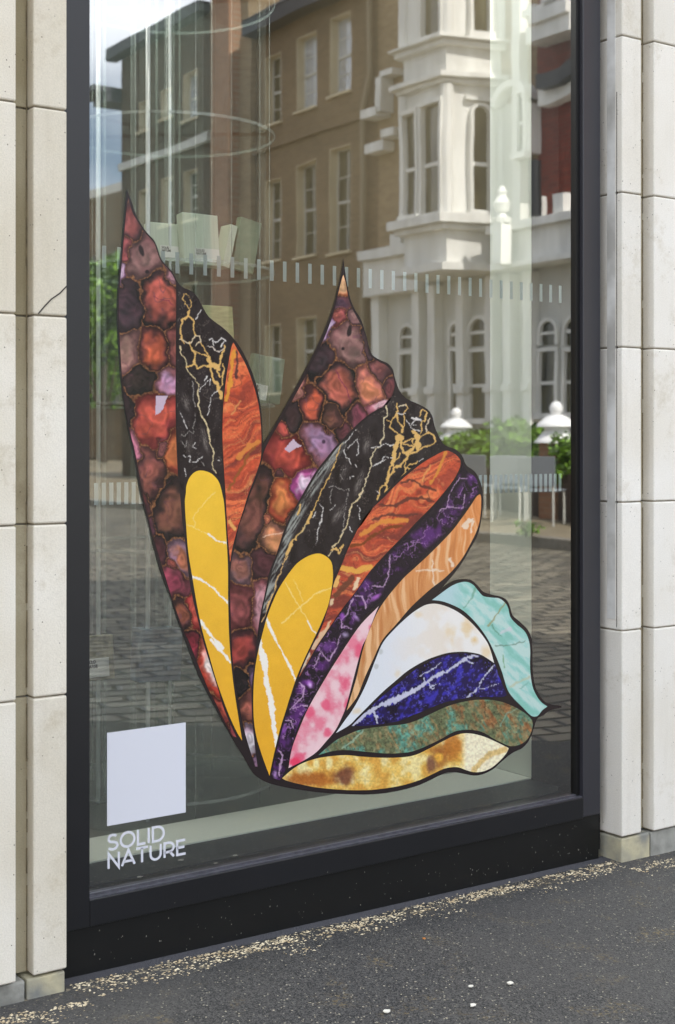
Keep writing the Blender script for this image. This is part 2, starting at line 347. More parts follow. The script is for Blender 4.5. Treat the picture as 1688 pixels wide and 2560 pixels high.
def pilaster(name, label, spans, plinth_spans, mats, back=.30):
    root = thing(name, label, 'pilaster')
    body = MB(); groove = MB(); jt = MB()
    J = .0016
    for (x0, x1, yf, kind) in spans:
        tgt = groove if kind == 'g' else body
        for a, b in zip(COURSES[:-1], COURSES[1:]):
            tgt.box(x0, x1, yf, back if kind != 'g' else back - .01, a + J, b - J)
        jt.box(x0 + .003, x1 - .003, yf + .006, back - .02, COURSES[0] - .0, COURSES[-1] - .01)
    body.build('masonry', mats[0], root, bevel=.0035)
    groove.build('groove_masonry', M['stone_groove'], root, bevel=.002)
    jt.build('mortar', M['joint'], root)
    for i, (x0, x1, yf, m) in enumerate(plinth_spans):
        MB().box(x0, x1, yf, back, -.05, COURSES[0] - .004).build('plinth_block', m, root, bevel=.004)
    return root

xl = [WX(168, YB), WX(84, YB), WX(67, YG), WX(41, YA)]     # left pilaster edges from the window outwards
pl = pilaster('stone_pilaster', 'pale limestone pilaster left of the shop window, with yellowish grime in its groove',
    [(xl[1], xl[0], YB, 'b'), (xl[3], xl[1], YG, 'g'), (-5.0, xl[3], YA, 'b')],
    [(xl[1] - .012, xl[0] - .002, YB + .004, M['plinth_mottled']), (-5.0, xl[1] - .016, YA + .012, M['plinth'])],
    (M['stone_left'],))
# cracks and repair patch in the left pilaster
def zig(pts, y, wd, mb, th=.0012):
    for (a, b) in zip(pts[:-1], pts[1:]):
        (xa, za), (xb, zb) = W(*a, y), W(*b, y); dx, dz = xb - xa, zb - za; l = math.hypot(dx, dz) or 1; nx, nz = -dz / l * wd, dx / l * wd
        mb.slab([(xa - nx, za - nz), (xb - nx, zb - nz), (xb + nx, zb + nz), (xa + nx, za + nz)], y - th, y + .002)
mb = MB(); zig([(166, 716), (150, 733), (128, 748), (112, 765), (96, 784)], YB, .0011, mb); mb.build('crack', M['crack'], pl)

xr = [WX(1504, 0), WX(1555, YB), WX(1604, YB), WX(1636, YA)]
XR0 = WX(1556, YB)
pr = pilaster('stone_pilaster', 'clean white limestone pilaster right of the shop window, standing on a grey marble plinth',
    [(XR0, xr[2], YB, 'b'), (xr[2], xr[3], YG, 'g'), (xr[3], 5.5, YA, 'b')],
    [(XR0, WX(1627, YB), YB + .002, M['plinth_mottled']), (WX(1627, YB) + .002, 5.5, YA + .01, M['plinth'])],
    (M['stone'],))
for (xd, yd_, rt_) in ((xl[1] - .0012, YG - .0005, pl), (xl[3] + .0012, YG - .0005, pl), (xr[2] + .0014, YG - .0005, pr), (xr[3] - .0012, YG - .0005, pr)):
    mb = MB(); rz = random.Random(int(xd * 1000)); z = .06
    while z < 2.6:
        h = rz.uniform(.03, .16)
        mb.box(xd - rz.uniform(.0004, .0022), xd + rz.uniform(.0004, .0022), yd_ - .0006, yd_ + .004, z, z + h * .5)
        z += h * .5 + (rz.uniform(.0, .05) if rz.random() < .25 else 0)
    tag(mb.build('dirt_line', mat('groove_dirt', srgb(134, 121, 94), .95, noise=.5, scale=40), rt_), kind='stuff')
mb = MB()
yy = YB + .019
mb.box(XR0 - .0010, XR0 + .004, yy - .0008, yy + .0008, .60, 1.99)
mb.build('crack', M['crack'], pr)
MB().box(XR0 - .0016, XR0 + .01, YB + .024, YB + .052, .62, 2.7).build('render_strip', mat('patchy_grey_render', srgb(214, 214, 210), .8, col2=srgb(168, 166, 160), scale=9, detail=9), pr)

# ---- window
XGL, XGR = WX(225, -.022), WX(1441, 0)
ZG = WZ(838, 2123, -.022) + .0035                      # bottom of the glass
YF = -.022
XF0, XF1 = WX(160, YF), WX(1502, YF)
ZR = WZ(225, 2318, YF)
win = thing('shop_window', 'tall dark framed shop window between the two limestone pilasters', 'window')
win.location = (0, 0, 0)
MB().box(XF0, XGL, YF, .06, ZR + .0, 3.0).build('left_jamb', M['frame'], win, bevel=.0015)
MB().box(XGR + .004, XF1, YF + .001, .06, ZR + .003, 3.0).build('right_jamb', M['frame_mid'], win, bevel=.0015)
MB().box(XGR - .010, XGR + .004, -.008, .055, ZG, 3.0).build('gasket', M['gasket'], win)
MB().box(XF1, XR0, YF + .028, .06, ZR - .1, 3.0).build('sealant_gap', M['gap'], win)
MB().box(XGL, XGR + .0035, YF, .055, ZR, ZG - .0035).build('bottom_rail', M['frame'], win, bevel=.0015)
MB().box(XGL, XGR + .0035, YF + .004, .0, ZG - .0034, ZG - .0008).build('glazing_bead', M['ledge'], win)
MB().box(XGL, XGR - .010, -.008, .0, ZG - .0008, ZG + .004).build('bead_gasket', M['ledge'], win)
MB().box(XF0, XF1 + .004, YF + .012, .05, -.05, ZR - .001).build('kick_panel', mat('black_kick_panel', srgb(13, 14, 14), .42, noise=.3, scale=12, spec=.4), win)
MB().box(XGL, XGR, YF, .06, 2.92, 3.0).build('top_rail', M['frame'], win)
g = MB(); a = [g.pt(p) for p in ((XGL, 0.001, ZG), (XGR - .006, 0.001, ZG), (XGR - .006, .001, 2.92), (XGL, .001, 2.92))]; g.f.append(tuple(a))
gp = g.build('glass_pane', M['glass'], win)
if gp.data.polygons[0].normal.y > 0: gp.data.flip_normals()
# splashes of grit and cobweb on kick panel and rail
rnd = random.Random(3)
sp = MB()
for k in range(120):
    t_ = rnd.random(); x = XF0 + .02 + t_ * (XF1 - XF0 - .04); z = GROUND(x) + .005 + abs(rnd.gauss(0, .055))
    if z > ZG - .008: continue
    yf = YF + .0115 if z < ZR - .004 else YF - .0006
    if ZR - .004 <= z <= ZR + .004 or (z > ZR and x < XGL + .004): continue
    s_ = rnd.choice((.0004, .0005, .0006, .0009)) ; h = s_ * rnd.uniform(1, 2.2)
    sp.slab([(x - s_, z - h), (x + s_, z - h * .6), (x + s_ * .8, z + h), (x - s_ * .6, z + h * .7)], yf, yf + .0008)
tag(sp.build('grit_splash', mat('dried_splash', srgb(120, 118, 110), .9), win), kind='stuff')

# ---- shop building round the window
sb = thing('shop_building', 'upper storeys of the limestone shop building over the window', 'building')
MB().box(-5.0, 5.5, -.06, .35, 3.302, 9.0).build('upper_wall', M['stone'], sb)
MB().box(-5.0, XF1 + .5, .3, .345, 3.0, 3.30).build('lintel', M['frame'], sb)
MB().box(XGL - .1, XR0 + .02, -.02, .3, 3.001, 3.30).build('fascia', M['frame'], sb)
MB().box(-5.0, 5.5, .36, 7, 3.05, 3.2).build('ceiling_slab', M['room_dark'], sb)
MB().box(-5.0, 5.5, .36, 7, 8.8, 9.0).build('roof', M['slate'], sb)
MB().box(-5.0, 5.5, 6.9, 7.05, -.1, 8.78).build('rear_wall', M['stone'], sb)
MB().box(-5.1, -4.95, -.05, 7.1, -.1, 9.02).build('side_wall', M['stone'], sb)
MB().box(5.45, 5.6, -.05, 7.1, -.1, 9.02).build('side_wall', M['stone'], sb)

# ---- interior
ZS = ZG - .002
YP0, YP1 = .197, .365
XFIN = 2.646
iw = thing('interior_room', 'olive grey interior room of the shop seen through the glass', 'room')
MB().box(-1.5, XFIN + .6, .07, 4.4, ZS - .06, ZS - .012).build('room_floor', M['room_floor'], iw)
MB().box(-1.5, XFIN + 2.5, 4.2, 4.3, ZS - .01, 3.04).build('back_wall', M['room_wall'], iw)
MB().box(-1.45, -1.4, .07, 4.19, ZS - .01, 3.04).build('side_wall', M['room_wall'], iw)
MB().box(XFIN + .3, XFIN + .34, .37, 4.19, ZS - .01, 3.04).build('side_wall', M['room_wall'], iw)
MB().box(XGL - .09, XFIN + .0, .061, YP0 - .001, ZS - .011, ZS).build('inner_sill', M['sill_in'], iw)
MB().box(XFIN + .001, XFIN + .15, .061, YP0 + .17, ZS - .011, 3.0).build('dark_cavity_box', M['room_dark'], iw)  # dark box stands in for the shade of the cavity beside the board
band = MB().box(-1.35, XFIN - .001, YP0, YP1, ZS - .01, ZS + .003).build('display_plinth', M['fin'])
tag(band, 'long pale display plinth lying along the inside of the window foot', 'plinth')
fin = MB().box(XFIN, XFIN + .018, YP0 + .001, YP1, ZS + .0035, 2.95).build('display_board', M['fin'])
tag(fin, 'tall pale green display board standing at the right end of the window', 'board')

cb = MB().box(XFIN + .10, XFIN + .29, 2.05, 4.15, ZS - .01, 2.9).build('added_dark_box', mat('dark_box_finish', srgb(44, 38, 30), .6, noise=.4, scale=3))  # invented dark box, added to darken the left part of the room
tag(cb, 'tall dark box added deep in the shop to darken the view behind the carousel', 'dark box')
# ---- acrylic sample carousel
CX, CY, CR = 1.79, .665, .275
SZ = [.20, .44, .817, 1.18, 1.53, 1.89, 2.24]
ca = thing('display_carousel', 'round clear acrylic carousel holding stone samples behind the glass', 'display stand')
for z in SZ:
    s_ = MB().cyl(CX, CY, z - .006, z, CR, 64).build('shelf', M['acrylic'], ca)
    rim = MB(); n = 64
    for k in range(n):
        a0, a1 = 2 * math.pi * k / n, 2 * math.pi * (k + 1) / n
        q = [(CX + r * math.cos(a), CY + r * math.sin(a)) for r, a in ((CR + .001, a0), (CR + .001, a1), (CR + .003, a1), (CR + .003, a0))]
        rim.prism(q, z - .007, z + .001)
    rim.build('rim', M['acrylic_edge'], s_)
MB().cyl(CX, CY, ZS - .01, 3.0, .014, 20).build('pole', M['acrylic_rod'], ca, smooth=True)
for px_, dy_ in ((246, .02), (370, -.21), (425, -.16), (330, .1), (262, .12), (392, .2)):
    yy_ = CY + dy_
    MB().cyl(WX(px_, yy_), yy_, ZS - .01, 3.0, .0058 if px_ in (246, 370) else .004, 12).build('rod', M['rod_highlight'] if px_ in (246, 370, 425) else M['acrylic_edge'], ca, smooth=True)
rr_ = random.Random(4)
for k in range(12):
    an = R(200 + k * 13 + rr_.uniform(-4, 4)) + (math.pi if k % 2 else 0); rx_, ry_ = CX + CR * .96 * math.cos(an), CY + CR * .96 * math.sin(an)
    MB().cyl(rx_, ry_, ZS - .01 if k % 3 else 1.54, 3.0, rr_.choice((.0015, .0022, .003)), 8).build('rod', M['acrylic_edge'], ca, smooth=True)
for ang in (20, 80, 140):                  # upright divider panes
    u_ = Vector((math.cos(R(ang)), math.sin(R(ang))))
    for za, zb in zip(SZ[:-1], SZ[1:]):
        if zb > 2.3: continue
        m_ = MB(); a, b = Vector((CX, CY)) - u_ * CR * .93, Vector((CX, CY)) + u_ * CR * .93; nn = Vector((-u_.y, u_.x)) * .0015
        m_.prism([tuple(a + nn), tuple(b + nn), tuple(b - nn), tuple(a - nn)], za + .002, zb - .008)
        m_.build('divider', M['acrylic'], ca)
MB().cyl(CX, CY, ZS - .012, ZS - .004, CR + .09, 64).build('base', M['acrylic'], ca)

# stroke lettering --------------------------------------------------
def arc(cx, cz, rx, rz, a0, a1, n=16): return [(cx + rx * math.cos(R(a0 + (a1 - a0) * k / n)), cz + rz * math.sin(R(a0 + (a1 - a0) * k / n))) for k in range(n + 1)]
def glyph(ch):                             # cap height 1; returns strokes and advance width
    if ch == 'S': return [arc(.36, .735, .27, .235, 35, 262, 14) + arc(.36, .265, .30, .235, 82, -150, 14)[0:]], .72
    if ch == 'O': return [arc(.50, .5, .45, .47, 0, 360, 36)], 1.02
    if ch == 'L': return [[(.06, 1), (.06, .03), (.56, .03)]], .62
    if ch == 'I': return [[(.06, 1), (.06, 0)]], .18
    if ch == 'D': return [[(.06, .03)] + arc(.36, .5, .43, .47, -90, 90, 20) + [(.06, .97), (.06, .03)]], .85
    if ch == 'N': return [[(.06, 0), (.06, 1), (.72, 0), (.72, 1)]], .82
    if ch == 'A': return [[(0, 0), (.42, 1), (.84, 0)], [(.17, .27), (.67, .27)]], .84
    if ch == 'T': return [[(0, .97), (.78, .97)], [(.39, .97), (.39, 0)]], .80
    if ch == 'U': return [[(.06, 1)] + arc(.40, .38, .34, .36, 180, 360, 18) + [(.74, 1)]], .84
    if ch == 'R': return [[(.06, 0), (.06, .97)] + arc(.36, .66, .32, .31, 90, -90, 14) + [(.06, .35)], [(.42, .35), (.70, 0)]], .76
    if ch == 'E': return [[(.62, .97), (.06, .97), (.06, .03), (.64, .03)], [(.06, .51), (.56, .51)]], .66
    return [], .4
def stroke_text(text, x0, z0, h, width, sw, y, mb, th=.0006, gap=.10, shear=None):
    tot = sum(glyph(c)[1] for c in text) + gap * (len(text) - 1)
    sx = width / tot; x = 0
    T = shear or (lambda X, Z: (x0 + X * sx, z0 + Z * h))
    for ch in text:
        st, adv = glyph(ch)
        for path in st:
            P = [T(x + a, b) for a, b in path]
            n = len(P); closed = (abs(P[0][0] - P[-1][0]) + abs(P[0][1] - P[-1][1])) < 1e-6
            Lp, Rp = [], []
            for i in range(n):
                def dr(i, j):
                    d = Vector((P[j][0] - P[i][0], P[j][1] - P[i][1])); return d.normalized() if d.length > 1e-9 else Vector((1, 0))
                if closed: d0 = dr((i - 1) % (n - 1) if i else n - 2, i if i else 0); d1 = dr(i if i < n - 1 else 0, (i + 1) if i < n - 1 else 1)
                else: d0 = dr(i - 1, i) if i else dr(0, 1); d1 = dr(i, i + 1) if i < n - 1 else d0
                t_ = (d0 + d1); t_ = t_.normalized() if t_.length > .2 else d1
                nn = Vector((-t_.y, t_.x)); c = max(.35, abs(nn.dot(Vector((-d1.y, d1.x))))); off = nn * (sw / 2 / c)
                Lp.append((P[i][0] + off.x, P[i][1] + off.y)); Rp.append((P[i][0] - off.x, P[i][1] - off.y))
            a = [mb.pt((p[0], y, p[1])) for p in Lp]; b = [mb.pt((p[0], y, p[1])) for p in Rp]
            for i in range(n - 1): mb.f.append((a[i], a[i + 1], b[i + 1], b[i]))
        x += adv + gap
YD = -.0016
lt = thing('window_lettering', 'white SOLID NATURE lettering on the glass under the blank white sticker', 'lettering')
xa, xb, xc = WX(267.5), WX(464), WX(411)
zb1, hh = WZ(269, 2172), WZ(269, 2134) - WZ(269, 2172)
zt1 = WZ(269, 2126) ; 
m_ = MB(); stroke_text('SOLID', xa, zt1, hh, xc - xa, .0052, YD, m_); m_.build('upper_word', M['white_vinyl'], lt)
m_ = MB(); stroke_text('NATURE', xa + .001, zb1, hh, xb - xa - .001, .0052, YD, m_); m_.build('lower_word', M['white_vinyl'], lt)
# white square sticker (left blank)
q = [W(266, 1832), W(463, 1806), W(464, 2031), W(268, 2064)]
qx0, qx1 = (q[0][0] + q[3][0]) / 2, (q[1][0] + q[2][0]) / 2; qz1, qz0 = (q[0][1] + q[1][1]) / 2, (q[2][1] + q[3][1]) / 2
st = MB().box(qx0, qx1, YD - .0003, YD + .0003, qz0, qz1).build('square_sticker', M['white_vinyl'])
tag(st, 'blank white square sticker at the lower left of the glass', 'sticker')

# manifestation marks (inside face of the glass)
YT = .004
def marks(name, label, pxa, pxb, n, wpx, top, bot):
    root = thing(name, label, 'glass marking')
    x0, x1 = WX(pxa), WX(pxb); wd = WX(pxb + wpx) - x1
    zt, zb_ = top, bot
    for k in range(n):
        x = x0 + (x1 - x0) * k / (n - 1)
        MB().box(x, x + wd, YT, YT + .0004, zb_, zt).build('mark', M['tick'], root)
n_up = round((WX(1400.5) - WX(405.3)) / (WX(677) - WX(644.5)))
pitch = (WX(1400.5) - WX(405.3)) / n_up
extra = 5
# continue the row to the left of the photographed start
xs0 = WX(405.3) - extra * pitch
def row(name, label, x0, pitch, n, wd, zb_, zt, maxx):
    root = thing(name, label, 'glass marking'); k = 0
    for k in range(n):
        x = x0 + k * pitch
        if x > maxx or x < XGL + .01: continue
        MB().box(x, x + wd, YT, YT + .0004, zb_, zt).build('mark', M['tick'], root)
row('marking_strip', 'upper row of frosted vertical dashes across the glass, near the wing tips', xs0, pitch, n_up + extra + 1, .0092, WZ(649, 698.7), WZ(649, 647.7), WX(1403))
row('marking_strip', 'lower row of closely spaced frosted dashes across the glass, beside the wings', WX(1400) - pitch / 2 * 100, pitch / 2, 101, .0092, WZ(1404, 1228), WZ(1404, 1184), WX(1403))
print('marks', n_up, pitch)

# samples on the carousel --------------------------------------------
def sample(name, label, cat, px0, px1, pytop, pybot, y, th, m, tilt=0, group=None, yaw=0, lab=None):
    x0, x1 = WX(px0, y), WX(px1, y); z0 = WZ((px0 + px1) / 2, pybot, y); z1 = WZ((px0 + px1) / 2, pytop, y)
    w_, h_ = x1 - x0, z1 - z0
    root = thing(name, label, cat, group); root.location = (x0 + w_ / 2, y, z0)
    b = MB().box(-w_ / 2, w_ / 2, 0, th, 0, h_).build('slab', m, root, bevel=.0015)
    root.rotation_euler = (R(-6) if not tilt else 0, R(tilt), R(yaw))
    if lab:
        lx0, lx1, lz = lab
        l_ = MB().box(-w_ / 2 + w_ * lx0, -w_ / 2 + w_ * lx1, -.0022, -.0016, .008, .008 + lz).build('paper_label', M['label'], root)
        t = MB(); ww = w_ * (lx1 - lx0)
        stroke_text('SOLID', -w_ / 2 + w_ * lx0 + .004, .008 + lz * .74, lz * .17, ww * .34, lz * .045, -.0026, t)
        stroke_text('NATURE', -w_ / 2 + w_ * lx0 + .004, .008 + lz * .50, lz * .17, ww * .42, lz * .045, -.0026, t)
        t.build('label_print', M['ink'], l_)
    return root
GS = 'stone samples standing on the carousel shelves'
S3, S4, S1 = 1.18, 1.53, .44
sample('sample_box', 'short pale sample box with a label, left of the tallest box', 'sample', 378, 460, 556, 652, .50, .03, M['book'], group=GS, lab=(.28, .95, .030))
sample('sample_box', 'tallest pale green sample box with a printed label on the upper shelf', 'sample', 462, 551, 532, 662, .47, .03, M['book'], group=GS, lab=(.28, .98, .034))
sample('sample_box', 'narrow pale box leaning at the right of the tallest box', 'sample', 556, 574, 558, 668, .50, .05, M['book'], tilt=13, group=GS)
sample('sample_slab', 'wide grey green slab leaning at the right end of the upper shelf', 'sample', 580, 634, 545, 678, .50, .02, M['book_dark'], tilt=11, group=GS)
sample('sample_slab', 'lined lime green slab on the second shelf beside the black marble wing', 'sample', 505, 589, 762, 900, .52, .02, M['book_lime'], group=GS)
sample('sample_slab', 'dark green slab leaning on the second shelf between the two wings', 'sample', 618, 668, 886, 1005, .55, .02, M['book_dark'], tilt=10, group=GS, lab=(.1, .9, .04))
sample('sample_slab', 'tall dark green slab behind the leaning one between the two wings', 'sample', 660, 700, 893, 1008, .62, .02, M['book_dark'], tilt=8, group=GS)
sample('sample_block', 'blue grey quartzite block on the lowest shelf, nearest the butterfly', 'sample', 348, 452, 1572, 1704, .44, .05, M['blue_stone'], tilt=3, group=GS)
sample('sample_block', 'speckled olive granite block with a label, lowest shelf beside the jamb', 'sample', 214, 288, 1590, 1700, .52, .05, M['speckle_stone'], group=GS, lab=(.05, .8, .045))
# light panel added above the view to brighten the window display
la = thing('added_fill_light', 'light panel added out of view to brighten the window display', 'lamp')
MB().box(.3, 2.5, .55, 1.15, 2.965, 3.03).build('housing', M['grey_metal'], la)
pe = bpy.data.materials.new('light_panel'); pe.use_nodes = True; b_ = pe.node_tree.nodes['Principled BSDF']
b_.inputs['Emission Color'].default_value = (1, .97, .90, 1); b_.inputs['Emission Strength'].default_value = 5.6
MB().box(.33, 2.47, .58, 1.12, 2.955, 2.964).build('diffuser', pe, la)
# ceiling strip lights deep in the room
em = bpy.data.materials.new('warm_lamp'); em.use_nodes = True; b_ = em.node_tree.nodes['Principled BSDF']
b_.inputs['Emission Color'].default_value = (1, .82, .6, 1); b_.inputs['Emission Strength'].default_value = 3.2
GL = 'warm strip lights hung in the shop'
for i, (pa, qa, lab_) in enumerate((((440, 280), (512, 318), 'longest warm strip light, highest of those hung in the shop'), ((375, 402), (454, 432), 'warm strip light hung below the longest one'),
                       ((456, 487), (470, 502), 'tiny warm lamp just above the tallest sample box'), ((524, 500), (556, 518), 'small warm lamp at the right of the tiny lamp'), ((578, 430), (598, 480), 'steep short warm lamp at the right of the others'))):
    yv = 2.6
    (x0, z0), (x1, z1) = W(*pa, yv), W(*qa, yv + .4)
    rt = thing('strip_light', lab_, 'lamp', GL)
    MB().tube((x0, yv, z0), (x1, yv + .4, z1), .011, 10).build('tube', em, rt)
    MB().tube((x0, yv + .012, z0 + .016), (x1, yv + .412, z1 + .016), .013, 8).build('housing', M['grey_metal'], rt)
    MB().tube(((x0 + x1) / 2, yv + .2, (z0 + z1) / 2 + .02), ((x0 + x1) / 2, yv + .2, 3.04), .002, 6).build('cord', M['black_paint'], rt)
# ============================================================ THE STREET BEHIND THE CAMERA (seen mirrored in the glass)
# Distances were measured in the mirror; V() puts a mirror point at its real place on this side of the glass.
def V(x, yrel, z): return Vector((x, -(yrel + CAM.y), z))          # yrel: distance from the camera's mirror line
UA = R(88.5); U = (math.cos(UA), math.sin(UA)); NN = (-U[1], U[0])   # along the terrace, and out towards the street
P0 = (18.4, 18.8)
def FA(s, n, z): return V(P0[0] + U[0] * s + NN[0] * n, P0[1] + U[1] * s + NN[1] * n, z)
def S_(px, n=0):
    dx, dy = ray(px); ox, oy = P0[0] + NN[0] * n, P0[1] + NN[1] * n
    return (oy * dx - ox * dy) / (U[0] * dy - U[1] * dx)
def Z_(px, py, n=0):
    dx, dy = ray(px); s = S_(px, n); t = (P0[0] + NN[0] * n + U[0] * s) / dx
    return CAM.z + (1096.5 - py) / F * t
UVW = (0.0, -1.0)
def fbox(s0, s1, n0, n1, z0, z1, mb=None):
    mb = mb or MB(FA); return mb.box(min(s0, s1), max(s0, s1), n0, n1, z0, z1)

# ---- ground
def flat(name, pts, z, m, kind='structure', tf=V, depth=None):
    mb = MB(tf)
    if depth: mb.prism(pts, z - depth, z)
    else: mb.f.append(tuple(mb.pt((x, y, z)) for x, y in pts))
    return tag(mb.build(name, m), kind=kind)
def ident(x, y, z): return Vector((x, y, z))
flat('ground', [(-1500, -1500), (1500, -1500), (1500, 1500), (-1500, 1500)], -.16, M['paving'], tf=ident)
# pavement in front of the shop, falling gently along the wall
mb = MB(); n = 60
xs = [-8 + 16 * k / n for k in range(n + 1)]
def kerb_y(x):                      # real y of the kerb in front of the shop
    m = 4.9 - x
    return -max(1.05, min(m, 9.0)) if x < 3.85 else -1.05
row0 = [mb.pt((x, -.0, GROUND(x))) for x in xs]; row1 = [mb.pt((x, kerb_y(x), GROUND(x) - .02)) for x in xs]
low = [mb.pt((x, kerb_y(x), -.2)) for x in xs]
for k in range(n): mb.f.append((row0[k], row0[k + 1], row1[k + 1], row1[k])); mb.f.append((row1[k], row1[k + 1], low[k + 1], low[k]))
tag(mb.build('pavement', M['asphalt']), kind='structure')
flat('road', [(-40, 0.5), (10.9, .5), (10.9, 60), (-40, 60)], -.115, M['cobble'])
flat('far_pavement', [(11.0, .5), (18.5, .5), (19.6, 60), (11.0, 60)], .0, M['paving'], depth=.14)
MB(V).box(10.84, 10.995, .5, 60, -.14, .005).build('kerb', M['kerb'], bevel=.01); tag(bpy.data.objects['kerb'], kind='structure')

def window(parent, s0, s1, z0, z1, n=0, glass='win_dark', frame='white_paint', bars=(1, 1), rec=.1, arch=False, sill=True):
    a, b = min(s0, s1), max(s0, s1); fw = .07
    pane = MB(FA)
    if arch:
        r = (b - a) / 2; pts = [(a, z0), (b, z0)] + [((a + b) / 2 + r * math.cos(R(t)), z1 - r + r * math.sin(R(t))) for t in range(0, 181, 15)]
        lo = [pane.pt((s, n + .01, z)) for s, z in pts]; hi = [pane.pt((s, n + .02, z)) for s, z in pts]; k = len(pts)
        pane.f += [tuple(lo), tuple(hi)] + [(lo[i], lo[(i + 1) % k], hi[(i + 1) % k], hi[i]) for i in range(k)]
    else: pane.box(a, b, n + .01, n + .02, z0, z1)
    w_ = pane.build('window', M[glass], parent)
    fr = MB(FA)
    fr.box(a - fw, a, n + .002, n + rec, z0, z1 if not arch else z1 - (b - a) / 2); fr.box(b, b + fw, n + .002, n + rec, z0, z1 if not arch else z1 - (b - a) / 2)
    if not arch: fr.box(a - fw, b + fw, n + .002, n + rec, z1 + .001, z1 + fw)
    else:
        r = (b - a) / 2; c = ((a + b) / 2, z1 - r)
        for t in range(0, 180, 15):
            q = [(c[0] + rr * math.cos(R(tt)), c[1] + rr * math.sin(R(tt))) for rr, tt in ((r, t), (r, t + 15), (r + fw, t + 15), (r + fw, t))]
            lo = [fr.pt((s, n + .002, z)) for s, z in q]; hi = [fr.pt((s, n + rec, z)) for s, z in q]
            fr.f += [tuple(lo), tuple(hi)] + [(lo[i], lo[(i + 1) % 4], hi[(i + 1) % 4], hi[i]) for i in range(4)]
    zm = (z0 + z1) / 2
    fr.box(a, b, n + .0205, n + .06, zm - .03, zm + .03)
    if bars[0]:
        for i in range(1, bars[0] + 1):
            s = a + (b - a) * i / (bars[0] + 1); fr.box(s - .012, s + .012, n + .0205, n + .04, z0, zm - .031); fr.box(s - .012, s + .012, n + .0205, n + .04, zm + .031, z1 - (.02 if not arch else .12))
    if bars[1]:
        for zz in ((z0 + zm) / 2, (z1 + zm) / 2): fr.box(a, b, n + .0207, n + .038, zz - .012, zz + .012)
    if sill: fr.box(a - .14, b + .14, n + .002, n + .17, z0 - .11, z0 - .002)
    fr.build('frame', M[frame], w_)
    return w_

def skin(parent, s_lo, s_hi, ztop, cols, rows, m, dep=.26):
    '''brick skin in front of the wall core, with openings left for the windows, lined with cream reveals'''
    mb = MB(FA); lin = MB(FA); cols = sorted(cols); prev = s_lo
    for (a, b) in cols:
        mb.box(prev, a, -dep, 0, -.1, ztop); zprev = -.1
        for (z0, z1) in sorted(rows[(a, b)]):
            mb.box(a, b, -dep, 0, zprev, z0); zprev = z1
            lin.box(b - .02, b - .001, -dep + .002, -.004, z0 + .001, z1 - .001).box(a + .001, a + .02, -dep + .002, -.004, z0 + .001, z1 - .001).box(a + .021, b - .021, -dep + .002, -.005, z1 - .02, z1 - .001).box(a - .05, b + .05, -dep + .002, .08, z0 - .06, z0 - .001)
        mb.box(a, b, -dep, 0, zprev, ztop); prev = b
    mb.box(prev, s_hi, -dep, 0, -.1, ztop)
    mb.build('brick_face', m, parent, uv=UVW); lin.build('reveal', M['reveal'], parent)
# ---- brown brick house
sA, sB = S_(946), S_(640)
bh = thing('brick_house', 'plain brown brick house with tall sash windows, reflected left of the white bay', 'house')
ZE = 11.35
MB(FA).box(sA, sB, -8, -.262, -.1, ZE - .002).build('wall', M['brown_brick'], bh, uv=UVW)
zs = Z_(815, 318)
MB(FA).box(sA, sB, .003, .10, zs - .12, zs + .12).build('string_course', M['brown_brick'], bh, uv=UVW)
MB(FA).box(sA - .0, sB, .004, .42, ZE - .32, ZE + .02).build('eaves', M['slate'], bh)
m_ = MB(FA); a = [m_.pt(p) for p in ((sA, .45, ZE + .03), (sB, .45, ZE + .03), (sB, -4, ZE + 2.9), (sA, -4, ZE + 2.9), (sB, -8, ZE + .03), (sA, -8, ZE + .03))]
m_.f += [(a[0], a[1], a[2], a[3]), (a[3], a[2], a[4], a[5]), (a[0], a[3], a[5]), (a[1], a[4], a[2])]; m_.build('roof', M['slate'], bh)
BC = ((741, 792, ((75, 262, 'win_sky'), (398, 634, 'win_dark'), (790, 960, 'win_dark'))), (824, 878, ((25, 222, 'win_sky'), (360, 626, 'win_dark'), (770, 960, 'win_dark'))), (662, 703, ((128, 305, 'win_dark'), (440, 645, 'win_dark'), (810, 980, 'win_dark'))))
def fenestrate(parent, cols, s_lo, s_hi, ztop, m):
    rows = {}
    for pa, pb, rr in cols:
        k = (min(S_(pa), S_(pb)), max(S_(pa), S_(pb))); rows[k] = [(Z_(pb, yb), Z_(pb, yt)) for yt, yb, g_ in rr]
        for yt, yb, g_ in rr: window(parent, k[0] + .06, k[1] - .06, Z_(pb, yb) + .05, Z_(pb, yt) - .05, -.262, g_, 'white_dull', rec=.05, sill=False)
    skin(parent, min(s_lo, s_hi), max(s_lo, s_hi), ztop, list(rows), rows, m)
fenestrate(bh, BC, sA, sB, ZE - .001, M['brown_brick'])
MB(FA).tube((S_(921), .14, -.05), (S_(921), .14, Z_(921, 280)), .07, 10).tube((S_(921), .14, Z_(921, 280)), (S_(938), .14, Z_(938, 190)), .07, 10).tube((S_(938), .14, Z_(938, 190)), (S_(938), .14, ZE - .33), .07, 10).build('downpipe', M['tan_brick'], bh)

